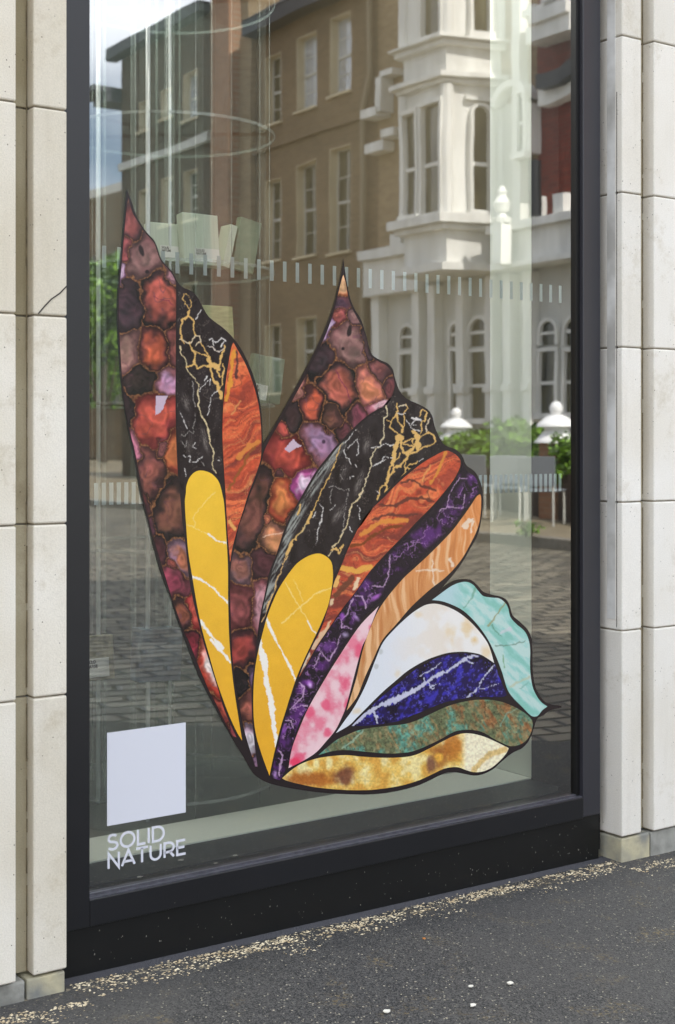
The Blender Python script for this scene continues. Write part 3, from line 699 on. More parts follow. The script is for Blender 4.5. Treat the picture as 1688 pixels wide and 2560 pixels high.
# ---- dark house with the orange pier, at the far end
dh = thing('brick_house', 'dark brick house with an orange brick pier, reflected at the far left against the sky', 'house')
sC, sD = sB + .003, S_(305)
ZL = Z_(505, 22)
M['dark_brick'] = brick_mat('dark_brick', srgb(104, 76, 48), srgb(84, 60, 38), srgb(96, 86, 68))
MB(FA).box(S_(527), sD, -8, -.262, -.1, ZL - .002).build('wall', M['dark_brick'], dh, uv=UVW)
MB(FA).box(S_(527) + .01, sD + .35, .004, .35, ZL - .25, ZL + .05).build('eaves', M['slate'], dh)
MB(FA).box(S_(572, .45) + .01, S_(527, .45), -1.2, .45, -.1, 14.4).build('pier', M['orange_brick'], dh, uv=UVW)
MB(FA).box(sC, S_(572, .45), -6, .15, -.1, Z_(600, 105)).build('side_bay', M['tan_brick'], dh, uv=UVW)
MB(FA).box(sC, S_(572, .45), -6, .05, Z_(600, 105) + .002, Z_(600, 72)).build('recess', M['slate'], dh)
ch_ = MB(FA).box(sC + .2, S_(572, .45), -1.4, .1, Z_(600, 72) + .003, 13.4).build('chimney', M['tan_brick'], dh, uv=UVW)
MB(FA).box(sC + .1, S_(572, .45), -1.5, .22, 13.402, 13.6).build('chimney_cap', M['white_dull'], ch_)
fenestrate(dh, ((458, 494, ((170, 292, 'win_sky'), (420, 545, 'win_dark'), (700, 840, 'win_dark'))), (402, 432, ((212, 290, 'win_sky'), (440, 560, 'win_dark'), (710, 850, 'win_dark'))), (348, 372, ((248, 320, 'win_dark'), (470, 580, 'win_dark')))), S_(527), sD, ZL - .001, M['dark_brick'])
MB(FA).box(S_(527), sD, .003, .12, Z_(470, 372), Z_(470, 352)).build('string_course', M['white_dull'], dh)
MB(FA).box(sD, sD + .9, -2, .5, Z_(300, 262), Z_(300, 238)).box(sD, sD + 1.5, -2, .9, Z_(300, 237), Z_(300, 222)).build('cornice', M['slate'], dh)

# ---- white stucco house with the bay
wh = thing('stucco_house', 'white stucco house with a tall canted bay and arched ground floor windows', 'house')
sW1 = S_(946) - .003; sW0 = S_(1345)
ZG1 = Z_(1380, 545)                                     # top of the ground floor fascia
MB(FA).box(sW0, sW1, -8, 0, ZG1, 17).build('upper_wall', M['tan_brick'], wh, uv=UVW)
sB0, sB1 = S_(1253), S_(1115, 1.15)                     # canted right face runs between these
PR = 1.15; sB2 = S_(1011, PR); sB3 = sB2 + (sB1 - sB0)
def bayplan(e=0): k = .62 * e; return [(sB0 - e, -.02), (sB0 - e, .0 + k * .6), (sB1 - k, PR + e), (sB2 + k, PR + e), (sB3 + e, k * .6), (sB3 + e, -.02)]
zz = lambda y: Z_(1115, y, PR)
bay = MB(FA); bay.prism(bayplan(0), zz(675), 17.2); bw = bay.build('bay', M['white_paint'], wh)
mo = MB(FA)
for (yb, yt, e) in ((676, 655, .20), (573, 560, .17), (559, 536, .30), (206, 196, .14), (195, 183, .26), (112, 98, .16), (97, 92, .28)):
    mo.prism(bayplan(e), zz(yb) + .002, zz(yt) - .002)
mo.prism(bayplan(.2), 15.0, 15.25); mo.build('moulding', M['white_paint'], bw)
# windows of the bay: sheets just proud of each face
def face_window(A, B, t0, t1, z0, z1, arch=False, glass='win_dark', nm='window'):
    A, B = Vector(A), Vector(B); d = (B - A); out = Vector((-d.y, d.x)).normalized()
    if out.y < 0: out = -out
    def T(u, n, z): p = A + d * u + out * n; return FA(p.x, p.y, z)
    l = d.length; pane = MB(T); r = (t1 - t0) / 2
    if arch:
        rz = r * l; pts = [(t0, z0), (t1, z0)] + [((t0 + t1) / 2 + r * math.cos(R(t)), z1 - rz + rz * math.sin(R(t))) for t in range(0, 181, 15)]
    else: pts = [(t0, z0), (t1, z0), (t1, z1), (t0, z1)]
    lo = [pane.pt((s, .008, z)) for s, z in pts]; hi = [pane.pt((s, .018, z)) for s, z in pts]; k = len(pts)
    pane.f += [tuple(lo), tuple(hi)] + [(lo[i], lo[(i + 1) % k], hi[(i + 1) % k], hi[i]) for i in range(k)]
    w_ = pane.build(nm, M[glass], bw); f = MB(T); fw = .07 / l
    for (a, b) in ((t0 - fw, t0), (t1, t1 + fw)): f.box(a, b, .003, .15, z0, z1 if not arch else z1 - r * l)
    if not arch: f.box(t0 - fw, t1 + fw, .003, .16, z1 + .002, z1 + .09)
    else:
        cz = z1 - r * l
        for t in range(0, 180, 15):
            q = [((t0 + t1) / 2 + rr * math.cos(R(tt)), cz + rr * l * math.sin(R(tt))) for rr, tt in ((r, t), (r, t + 15), (r + fw, t + 15), (r + fw, t))]
            lo = [f.pt((s, .003, z)) for s, z in q]; hi = [f.pt((s, .14, z)) for s, z in q]
            f.f += [tuple(lo), tuple(hi)] + [(lo[i], lo[(i + 1) % 4], hi[(i + 1) % 4], hi[i]) for i in range(4)]
        f.box(t0 - fw * 2.2, t1 + fw * 2.2, .003, .12, z1 + .12, z1 + .2)
    zm = z0 + (z1 - z0) * .46; f.box(t0, t1, .0185, .06, zm - .035, zm + .035)
    f.box(t0 - fw * 1.6, t1 + fw * 1.6, .003, .2, z0 - .12, z0 - .002)
    f.build('frame', M['white_paint'], w_)
    return w_
cA, cB, cC = (sB0, 0), (sB1, PR), (sB2, PR)
for (za, zb) in ((zz(524), zz(262)), (zz(74), zz(74) + (zz(262) - zz(524)))):
    face_window(cA, cB, .27, .56, za, zb, arch=True)
    face_window(cB, cC, .04, .46, za - .05, zb + .05)
    fr_ = MB(FA)
face_window(cB, cC, .6, .9, zz(524), zz(262))
# pilaster strips on the bay corners
ps = MB(FA)
for (za, zb) in ((zz(535), zz(208)), (zz(91), 15)):
    for (s, n_) in ((sB0, 0), (sB1, PR), (sB2, PR)): ps.cyl(s, n_ - .02, za, zb, .13, 10)
ps.build('corner_pilaster', M['white_paint'], bw)
# right of the bay: pale recessed wall, white pilasters, little arch
MB(FA).box(S_(1252), S_(1300), .003, .05, ZG1, Z_(1275, 262)).build('render_panel', M['white_dull'], wh)
MB(FA).box(S_(1322), S_(1302), .004, .22, ZG1, 15).build('pilaster', M['white_paint'], wh)
mb = MB(FA); c_ = (S_(1300), Z_(1300, 262)); r_ = S_(1255) - S_(1300)
for t in range(0, 180, 12):
    q = [(c_[0] + rr * math.cos(R(tt)), c_[1] + rr * .8 * math.sin(R(tt))) for rr, tt in ((r_ * .72, t), (r_ * .72, t + 12), (r_, t + 12), (r_, t))]
    lo = [mb.pt((s, .003, z)) for s, z in q]; hi = [mb.pt((s, .3, z)) for s, z in q]
    mb.f += [tuple(lo), tuple(hi)] + [(lo[i], lo[(i + 1) % 4], hi[(i + 1) % 4], hi[i]) for i in range(4)]
mb.build('arch_hood', M['white_paint'], wh)
# brackets and coping on the brick pier left of the bay
br_ = MB(FA)
br_.box(S_(1010), S_(978), .003, .3, Z_(990, 195), Z_(990, 180)); br_.box(S_(985), S_(972), .003, .35, Z_(980, 282), Z_(980, 200)); br_.box(S_(978), S_(940), .003, .4, Z_(955, 300), Z_(955, 278))
br_.box(S_(1012), S_(980), .003, .3, Z_(1000, 345), Z_(1000, 325)); br_.box(S_(985), S_(940), .003, .3, Z_(960, 385), Z_(960, 362))
br_.build('stone_bracket', M['white_paint'], wh)
# ground floor
gf = MB(FA).box(S_(1600), sW1, -8, -.0, -.1, ZG1 - .003).build('ground_floor', M['white_dull'], wh)
fa = MB(FA)
zf = lambda y: Z_(1380, y, .5)
fa.box(S_(1600), sB0 - .31, .003, .5, zf(640), zf(562)); fa.box(S_(1600), sB0 - .31, .003, .66, zf(561), zf(540)); fa.box(S_(1600), sB0 - .31, .003, .62, zf(655), zf(641))
fa.box(sB3 + .31, sW1, .003, .4, Z_(960, 735, .4), Z_(960, 645, .4)); fa.box(sB3 + .31, sW1, .003, .55, Z_(960, 644, .4), Z_(960, 622, .4)); fa.box(S_(1010, .4), S_(985, .4), .003, .5, Z_(985, 621, .4), Z_(985, 590, .4))
fa.build('fascia', M['white_paint'], gf)
for (pa, pb, yt, ym, yb) in ((1357, 1396, 782, 862, 1032), (1420, 1470, 780, 860, 1030), (1183, 1229, 775, 862, 1045), (1135, 1166, 768, 862, 1045), (1008, 1040, 790, 870, 1060)):
    a, b = S_(pa), S_(pb)
    window(gf, a, b, Z_(pb, ym), Z_(pb, ym) + abs(a - b) * .5 + .25, .0, 'win_dark', arch=True, bars=(0, 0), sill=False)
    window(gf, a, b, Z_(pb, yb), Z_(pb, ym + 16), .0, 'win_dark', bars=(0, 0))
pi_ = MB(FA)
for p in (960, 1060, 1100, 1172, 1245, 1290, 1340): pi_.box(S_(p + 9), S_(p - 9), .0035, .24, 0, zf(660) - .02); pi_.box(S_(p + 11), S_(p - 11), .004, .3, 2.0, 2.14)
pi_.build('ground_pilaster', M['white_paint'], gf)
# parapet urn and pier beside the bay
ur = thing('finial', 'white turned stone finial on the parapet pier beside the bay', 'finial')
su = S_(1257, .75); z0 = zf(655)
MB(FA).box(su - .13, su + .13, .64, .90, z0 + .05, zf(545)).build('pier', M['white_paint'], ur)
u_ = MB(FA); zq = zf(544)
for (r0, r1, dz) in ((.22, .24, .10), (.14, .10, .12), (.16, .22, .16), (.22, .10, .14), (.10, .13, .08), (.13, .04, .12)):
    u_.cyl(su, .77, zq, zq + dz, r0 * .75, 14, r1 * .75); zq += dz
u_.build('urn', M['white_paint'], ur, smooth=False)

# ---- red brick house further right
rh = thing('red_brick_house', 'red brick house with white stone trim, reflected beside the dark right jamb', 'house')
sR0, sR1 = S_(1600), sW0 - .003
MB(FA).box(sR0, sR1, -8, .0, ZG1, 17).build('wall', M['red_brick'], rh, uv=UVW)
m_ = MB(FA)
def fstrip(pts, th, n0, n1, mb):
    for (p, q) in zip(pts[:-1], pts[1:]):
        a = (S_(p[0], n1), Z_(*p, n1)); b = (S_(q[0], n1), Z_(*q, n1))
        c = [(a[0], a[1] - th), (b[0], b[1] - th), (b[0], b[1] + th), (a[0], a[1] + th)]
        lo = [mb.pt((s, n0, z)) for s, z in c]; hi = [mb.pt((s, n1, z)) for s, z in c]
        mb.f += [tuple(lo), tuple(hi)] + [(lo[i], lo[(i + 1) % 4], hi[(i + 1) % 4], hi[i]) for i in range(4)]
fstrip([(1340, 204), (1362, 200), (1395, 188), (1430, 160), (1470, 120)], .14, .005, .45, m_); m_.build('gutter', M['black_paint'], rh)
m_ = MB(FA); fstrip([(1345, 240), (1370, 235), (1410, 215), (1445, 195)], .19, .004, .25, m_)
m_.box(S_(1475), S_(1365), .004, .5, Z_(1400, 110), Z_(1400, 70)); m_.box(S_(1475), S_(1385), .004, .6, Z_(1400, 69), Z_(1400, 40)); m_.box(S_(1475), S_(1355), .004, .5, Z_(1400, 39), Z_(1400, 22)); m_.box(S_(1475), S_(1412), .004, .6, Z_(1420, 21), Z_(1420, -80))
m_.box(S_(1368), S_(1353), .004, .35, Z_(1360, 62), Z_(1360, 20))
m_.box(S_(1367), S_(1356), .004, .3, ZG1, Z_(1360, 492)); m_.box(S_(1440), S_(1413), .004, .3, ZG1, Z_(1425, 485)); 
m_.build('stone_trim', M['white_paint'], rh)
window(rh, S_(1342), S_(1328), Z_(1335, 385), Z_(1335, 240), 0.26, 'win_dark', bars=(0, 0))
MB(FA).box(S_(1354), S_(1345), .01, .3, Z_(1350, 385), Z_(1350, 262)).build('window_frame', M['white_paint'], rh)
MB(FA).tube((S_(1340, .4), .42, ZG1), (S_(1340, .4), .42, Z_(1340, 400, .4)), .12, 12).build('downpipe', M['black_paint'], rh)

# ---- far buildings closing the street on the left
fb = thing('terrace_block', 'low orange brown building closing the street at the far left of the reflection', 'building')
def far(px, dep, z): dx, dy = ray(px); return (dx * dep, dy * dep)
a, b = far(150, 85, 0), far(318, 78, 0)
ztop = 1.09 + (1096.5 - 487) / F * 80
MB(V).prism([a, b, (b[0] + 6, b[1] + 10), (a[0] + 2, a[1] + 12)], -.1, ztop).build('wall', M['brown_brick'], fb, uv=(1, 0))
MB(V).prism([(a[0] - .5, a[1] - .6), (b[0] + .3, b[1] - .6), (b[0] + 6, b[1] + 9.8), (a[0] + 2, a[1] + 11.8)], ztop + .002, ztop + .5).build('parapet', M['white_dull'], fb)
wm = MB(V)
for k in range(7):
    for z in (3.0, 6.2, 9.6):
        t = (k + .5) / 7; x, y = a[0] + (b[0] - a[0]) * t, a[1] + (b[1] - a[1]) * t
        wn = MB(V).box(x - .55, x + .55, y - .35, y - .1, z, z + 1.9).build('window', M['win_dark'], fb)
# houses beyond the camera's left closing the view so the mirror is never empty
oh = thing('opposite_terrace', 'long shaded stone terrace standing behind the photographer', 'building')
MB(V).box(-60, -12, 24, 32, -.1, 9).build('wall', M['tan_brick'], oh, uv=(1, 0))

# ---- garden front: pillars, low wall, hedges, chairs
def cap_profile(mb, cx, cy, z, s, T=V):
    def ring(r0, r1, za, zb, n=24): 
        o = MB(T); o.cyl(cx, cy, z + (za - z) * .66, z + (zb - z) * .66, r0 * .68, n, r1 * .68); b0 = len(mb.v); mb.v += o.v; mb.f += [tuple(i + b0 for i in f) for f in o.f]
    zc = z
    for (r0, r1, dz) in ((.46, .44, .05), (.44, .26, .20), (.24, .24, .10), (.42, .40, .05), (.40, .20, .16), (.17, .16, .03)):
        ring(r0 * s, r1 * s, zc, zc + dz * s); zc += dz * s
    for i in range(8):
        t0, t1 = -60 + 150 * i / 8, -60 + 150 * (i + 1) / 8
        ring(.135 * s * math.cos(R(t0)), max(.004, .135 * s * math.cos(R(t1))), zc + .13 * s + .155 * s * math.sin(R(t0)), zc + .13 * s + .155 * s * math.sin(R(t1)))
    return zc
GP = 'brick gate pillars with white caps across the street'
def gate_pillar(px, dep, zbot, s, label):
    x, y = far(px, dep, 0); rt = thing('gate_pillar', label, 'pillar', GP); rt.location = V(x, y, 0)
    def T(a, b, c): return Vector((a, -b, c))
    MB(T).box(-.165, .165, -.165, .165, 0, zbot).build('shaft', M['orange_brick'], rt, uv=(1, 1))
    c = MB(); cap_profile(c, 0, 0, zbot + .001, s, T); c.build('cap', mat('fresh_white_masonry_paint', srgb(246, 246, 244), .5), rt, smooth=False)
    return x, y
pR = gate_pillar(1392, 19.0, 1.03, .98, 'nearer brick gate pillar with a stacked white cap, against the dark right jamb')
pL = gate_pillar(1140, 24.3, 1.06, .98, 'farther brick gate pillar with a stacked white cap, just right of the black marble wing')
lw = MB(V); d_ = Vector((pR[0] - pL[0], pR[1] - pL[1])); l_ = d_.length; d_.normalize(); nrm = Vector((-d_.y, d_.x)) * .11
def wallseg(A, B, z): lw.prism([(A[0] + nrm.x, A[1] + nrm.y), (B[0] + nrm.x, B[1] + nrm.y), (B[0] - nrm.x, B[1] - nrm.y), (A[0] - nrm.x, A[1] - nrm.y)], 0, z)
wallseg((pL[0] + d_.x * .4, pL[1] + d_.y * .4), (pR[0] - d_.x * .4, pR[1] - d_.y * .4), .62)
wallseg((pR[0] + d_.x * .4, pR[1] + d_.y * .4), (pR[0] + d_.x * 7, pR[1] + d_.y * 7), .62)
wallseg((pL[0] - d_.x * 7, pL[1] - d_.y * 7), (pL[0] - d_.x * .4, pL[1] - d_.y * .4), .62)
tag(lw.build('garden_wall', mat('dark_garden_brick', srgb(74, 58, 46), .9, noise=.3, scale=5)), 'low dark brick garden wall running between the two gate pillars', 'wall')

def foliage(name, label, cat, cx, cy, z0, rx, ry, rz, n, size, mats=('leaf_a', 'leaf_b'), group=None, trunk=None, seed=1):
    rg = random.Random(seed); rt = thing(name, label, cat, group); rt.location = V(cx, cy, 0)
    lumps = [(rg.uniform(-.6, .6) * rx, rg.uniform(-.6, .6) * ry, z0 + rz + rg.uniform(-.6, .75) * rz, rg.uniform(.3, .55)) for _ in range(14)]
    for mi, mn in enumerate(mats):
        mb = MB()
        for k in range(n // 2):
            lx, ly, lz, lr = rg.choice(lumps)
            d = Vector((rg.gauss(0, 1), rg.gauss(0, 1), rg.gauss(0, 1))).normalized() * (rg.random() ** .4)
            p = Vector((lx + d.x * rx * lr, -(ly + d.y * ry * lr), lz + d.z * rz * lr))
            if p.z < .02: continue
            u = Vector((rg.gauss(0, 1), rg.gauss(0, 1), rg.gauss(0, .7))).normalized(); v = u.orthogonal().normalized(); s_ = size * rg.uniform(.6, 1.3)
            a = [mb.pt(p - u * s_), mb.pt(p + v * s_ * .5), mb.pt(p + u * s_), mb.pt(p - v * s_ * .5)]; mb.f.append(tuple(a))
        o = mb.build('leaves', M[mn], rt)
    st = MB()
    if trunk:
        st.tube((0, 0, 0), (.1, 0, z0 + rz * .7), trunk, 8, trunk * .5)
        for k in range(5): st.tube((.05, 0, z0 * (.6 + .1 * k)), (rg.uniform(-.5, .5) * rx, rg.uniform(-.5, .5) * ry, z0 + rz * rg.uniform(.6, 1.3)), trunk * .4, 6, trunk * .15)
    else:
        for k in range(7): st.tube((rg.uniform(-.2, .2) * rx, 0, 0), (rg.uniform(-.5, .5) * rx, rg.uniform(-.5, .5) * ry, z0 + rz), .015, 5, .006)
    st.build('stems' if not trunk else 'trunk', M['bark'], rt)
    return rt
GS2 = 'leafy shrubs behind the low garden wall'
x, y = far(1190, 23.6, 0); foliage('shrub', 'rounded bright green shrub between the farther gate pillar and the display board', 'shrub', x, y, .55, .95, .7, .38, 2600, .055, group=GS2, seed=2)
x, y = far(1282, 21.6, 0); foliage('shrub', 'loose pale green shrub seen behind the display board', 'shrub', x, y, .45, 1.05, .8, .46, 2600, .06, group=GS2, seed=3)
x, y = far(1430, 18.7, 0); foliage('shrub', 'leafy shrub right beside the nearer gate pillar', 'shrub', x, y, .3, .42, .5, .42, 1800, .045, group=GS2, seed=4)
x, y = far(1215, 26.0, 0); foliage('hedge', 'dark clipped hedge behind the shrubs', 'hedge', x, y, .3, 2.2, .6, .42, 3000, .06, ('leaf_b', 'leaf_b'), seed=5)
x, y = far(258, 62, 0); foliage('street_tree', 'bright green tree reflected at the far left beside the jamb', 'tree', x, y, 2.4, 2.7, 2.4, 3.4, 5200, .2, trunk=.22, seed=6)
x, y = far(200, 70, 0); foliage('street_tree', 'second green tree, half hidden behind the left jamb', 'tree', x, y, 2.0, 3.0, 3, 3.2, 3600, .2, trunk=.22, seed=8)
x, y = far(1344, 15.7, 0); foliage('weed', 'small green weed growing at the far kerb', 'weed', x - .15, y, .0, .22, .15, .10, 130, .03, ('leaf_b', 'leaf_a'), seed=9)

def make_chair(label, px, dep, rot):
    x, y = far(px, dep, 0); rt = thing('cafe_chair', label, 'chair', 'grey outdoor chairs in front of the garden wall'); rt.location = V(x, y, 0.0); rt.rotation_euler = (0, 0, R(rot))
    MB().box(-.24, .24, -.24, .22, .43, .46).build('seat', M['grey_metal'], rt, bevel=.01)
    MB().box(-.24, .24, .215, .24, .50, .86).build('backrest', M['grey_metal'], rt, bevel=.01)
    for sx in (-.22, .22):
        for sy in (-.22, .225):
            MB().tube((sx, sy, 0), (sx * .97, sy * .97, .43 if sy < 0 else .86), .014, 8).build('leg', M['white_dull'], rt)
    return rt
make_chair('grey outdoor chair seen clearly between the display board and the right jamb', 1356, 17.6, 62)
make_chair('grey outdoor chair half hidden by the butterfly wing edge', 1196, 19.6, 70)
make_chair('grey outdoor chair seen faintly behind the pale display board', 1275, 18.6, 48)

# ---- loose things on the asphalt
rg = random.Random(11); mb = MB()
clumps = [(rg.uniform(.9, 3.4), .050 + abs(rg.gauss(0, .032)), rg.uniform(.005, .020), rg.uniform(.3, 1)) for _ in range(330)]
for k in range(5600):
    cx_, cd_, cr_, cw_ = rg.choice(clumps)
    if rg.random() > cw_: continue
    x = cx_ + rg.gauss(0, cr_ * 1.6); d = cd_ + rg.gauss(0, cr_ * .55)
    if d < .034: d = .034 + rg.random() * .01
    if x < XF0: d += .075
    if x > XR0 - .02: d += .07
    if d > .26: continue
    s_ = rg.choice((.0010, .0013, .0017, .0022, .0032)); a0 = rg.uniform(0, 6.28); z = GROUND(x) + .0008 - .02 * d / 3
    pts = [(x + s_ * rg.uniform(.6, 1.7) * math.cos(a0 + t), -d + s_ * rg.uniform(.5, 1.1) * math.sin(a0 + t)) for t in (0, 1.3, 2.5, 3.7, 5.0)]
    h = s_ * rg.uniform(.2, .7); c = mb.pt((x, -d, z + h)); r_ = [mb.pt((px_, py_, z)) for px_, py_ in pts]
    for i in range(5): mb.f.append((r_[i], r_[(i + 1) % 5], c))
tag(mb.build('sandy_debris', M['sand']), kind='stuff')
def gpt(px, py):
    dx, dy = ray(px); t = (CAM.z - .003) * F / (py - 1096.5); x, y = dx * t, dy * t + CAM.y; t = (CAM.z - GROUND(x)) * F / (py - 1096.5); return dx * t, dy * t + CAM.y
FL = (((1275, 2459), .011, 'pale flake on the asphalt, the topmost of the cluster at lower right'), ((1179, 2467), .008, 'small oval pale flake left of the topmost one'), ((1183, 2515), .009, 'pale flake just below the small oval one'),
      ((967, 2530), .010, 'lone pale flake at the bottom, left of the cluster'), ((1060, 2348), .006, 'little orange leaf scrap lying by the strip of grit'))
for i, (p, s_, lab_) in enumerate(FL):
    x, y = gpt(*p); mb = MB(); rg2 = random.Random(i + 3); s_ *= .7
    z = GROUND(x) + .0008
    r_ = [(x + s_ * (.7 + .7 * rg2.random()) * math.cos(t), y + s_ * .8 * (.7 + .7 * rg2.random()) * math.sin(t)) for t in (0, .9, 1.7, 2.6, 3.5, 4.3, 5.2)]
    mb.prism(r_, z, z + .0018)
    o = mb.build('flake' if i < 4 else 'leaf_scrap', M['flake'] if i < 4 else mat('dry_orange_leaf', srgb(186, 122, 62), .8))
    tag(o, lab_, 'flake' if i < 4 else 'leaf', 'pale flakes scattered on the asphalt' if i < 4 else None)
# ============================================================ THE BUTTERFLY DECAL (printed vinyl, flat on the glass)
_perm = np.random.RandomState(5).rand(256, 256)
def vn(x, y):
    xi = np.floor(x).astype(int); yi = np.floor(y).astype(int); fx = x - xi; fy = y - yi
    fx = fx * fx * (3 - 2 * fx); fy = fy * fy * (3 - 2 * fy); g = lambda a, b: _perm[a % 256, b % 256]
    return (g(xi, yi) * (1 - fx) + g(xi + 1, yi) * fx) * (1 - fy) + (g(xi, yi + 1) * (1 - fx) + g(xi + 1, yi + 1) * fx) * fy
def fbm(x, y, s, o=4, k=0):
    v = 0; a = .5; t = 0
    for i in range(o): v = v + a * vn(x / s + 17.3 * i + 31 * k, y / s + 9.1 * i + 57 * k); t += a; a *= .5; s = s / 2.03
    return v / t
def ss(a, b, x): t = np.clip((x - a) / (b - a), 0, 1); return t * t * (3 - 2 * t)
def mixc(c, col, a): return c + (np.array(col, float)[None, :] - c) * np.clip(a, 0, 1)[:, None]
def seg_dist(x, y, pts):
    d = np.full(x.shape, 1e9)
    for (x0, y0), (x1, y1) in zip(pts[:-1], pts[1:]):
        dx, dy = x1 - x0, y1 - y0; t = np.clip(((x - x0) * dx + (y - y0) * dy) / (dx * dx + dy * dy + 1e-9), 0, 1)
        d = np.minimum(d, np.hypot(x - x0 - t * dx, y - y0 - t * dy))
    return d
def cp(ox, oy, *p): return [(ox + a / 4, oy + b / 4) for a, b in p]
def vein(c, x, y, pts, w, col, jit=3, s=9, al=1, soft=.8, k=1):
    wx = x + (fbm(x, y, s, 3, k) - .5) * 2 * jit; wy = y + (fbm(x, y, s, 3, k + 5) - .5) * 2 * jit
    d = seg_dist(wx, wy, pts); ww = w / 2 * (.15 + 1.5 * fbm(x, y, 26, 3, k + 9))
    return mixc(c, col, al * (1 - ss(ww - .2, ww + soft, d)))
def blob(c, x, y, cx, cy, rx, ry, col, rot=0, al=1, p=0.0, rough=.35):
    a = R(rot); dx = (x - cx) * math.cos(a) + (y - cy) * math.sin(a); dy = -(x - cx) * math.sin(a) + (y - cy) * math.cos(a)
    d = np.hypot(dx / rx, dy / ry) + (fbm(x, y, 16, 4, 3) - .5) * rough * 2
    return mixc(c, col, al * (1 - ss(p, 1, d)))
def base(x, col): return np.repeat(np.array(col, float)[None, :], len(x), 0)

def agate(stones):
    def f(x, y):
        wx = x + (fbm(x, y, 26, 4, 1) - .5) * 26; wy = y + (fbm(x, y, 26, 4, 2) - .5) * 26
        D = np.stack([np.hypot(((wx - s[0]) * math.cos(R(s[4])) + (wy - s[1]) * math.sin(R(s[4]))) / s[2], (-(wx - s[0]) * math.sin(R(s[4])) + (wy - s[1]) * math.cos(R(s[4]))) / s[3]) for s in stones])
        i = np.argmin(D, 0); d = np.min(D, 0); D2 = D.copy(); D2[i, np.arange(len(x))] = 1e9; d2 = D2.min(0)
        cin = np.array([s[5] for s in stones], float)[i]; cout = np.array([s[6] for s in stones], float)[i]
        q = 2 * d / (d + d2 + 1e-6)
        t = ss(.38, .92, q + (fbm(x, y, 24, 2, 4) - .5) * .7)[:, None]
        c = cin * (1 - t) + cout * t
        band = .5 + .5 * np.sin(q * 13 + fbm(x, y, 40, 2, 6) * 12); c = c * (1 + (band - .5) * .23)[:, None]; ln = np.abs(fbm(x, y, 44, 2, 31) - .5); c = mixc(c, (120, 70, 84), .55 * (1 - ss(.003, .016, ln)) * ss(.5, .6, fbm(x, y, 60, 2, 33)))
        pk = (fbm(x, y, 26, 3, 12) - .5); c = c + np.stack([pk * 70, pk * 26, pk * 34], 1)
        c = c * (1 - .38 * ss(.72, .98, q))[:, None] * (.66 + .44 * fbm(x, y, 40, 3, 15))[:, None]; lum = c.mean(1, keepdims=True); c = lum + (c - lum) * .80
        gap = (d2 - d)
        D3 = D2.copy(); D3[np.argmin(D2, 0), np.arange(len(x))] = 1e9; d3 = D3.min(0)
        gw = fbm(x, y, 24, 3, 21); g = np.clip(1 - ss(.03 + .06 * gw, .07 + .09 * gw, gap) + (1 - ss(.10, .26, d3 - d)) , 0, 1) * (.75 + .25 * fbm(x, y, 3, 2, 22))
        gr = fbm(x, y, 3.2, 2, 8); gc = np.stack([92 + 150 * (gr - .3), 58 + 110 * (gr - .3), 38 + 66 * (gr - .3)], 1)
        return c * (1 - g)[:, None] + gc * g[:, None]
    return f
PL, DK, RD, OR, LI, MV, BR = (98, 52, 58), (46, 36, 38), (196, 62, 48), (250, 118, 58), (214, 168, 206), (150, 98, 92), (140, 74, 62)
st1 = [(328,545,16,42,0,(150,72,66),(92,60,64)), (308,628,10,26,8,(196,84,80),(150,70,70)), (356,648,34,32,0,(158,110,102),(132,86,82)), (303,685,8,26,5,(232,196,226),(150,96,130)),
 (318,762,27,42,0,(84,54,64),(74,50,56)), (402,745,38,50,-20,(214,92,72),(62,42,44)), (432,690,14,24,-20,(206,140,150),(150,92,92)), (318,888,26,40,8,(184,130,112),(146,92,88)), (385,882,30,36,0,(250,104,62),(104,48,46)), (440,868,16,34,0,(180,92,78),(130,64,62)),
 (422,955,22,30,20,(214,150,190),(158,90,96)), (350,954,34,30,10,(58,46,40),(54,42,40)), (388,1048,46,48,0,(232,86,62),(150,46,44)), (312,1028,14,38,-10,(66,46,48),(56,40,44)), (334,1120,15,34,-12,(216,120,146),(150,80,90)), (436,1122,17,46,0,(252,128,66),(170,62,40)),
 (372,1190,34,60,-14,(182,92,76),(84,48,48)), (408,1118,12,18,20,(140,74,70),(110,60,60)), (358,1245,12,40,-14,(120,52,52),(74,40,44)), (422,1275,32,66,-14,(150,88,64),(52,38,38)), (378,1312,12,26,-18,(130,66,90),(88,48,54)), (396,1376,24,32,-14,(104,48,54),(66,38,42)), (452,1390,20,42,-16,(208,112,76),(150,104,124)),
 (432,1458,33,30,20,(176,60,84),(112,50,58)), (432,1408,13,14,0,(150,66,52),(100,50,46)), (455,1530,20,34,-25,(166,84,58),(92,50,50)), (486,1535,13,42,-18,(252,90,70),(190,44,40)), (482,1606,16,30,-22,(176,44,62),(104,36,44)), (524,1668,14,66,-19,(255,228,216),(226,62,38)), (556,1778,12,44,-24,(222,82,60),(130,44,40)), (582,1828,8,24,-30,(176,64,66),(100,40,44)), (320,498,6,14,0,(232,160,160),(180,110,110))]
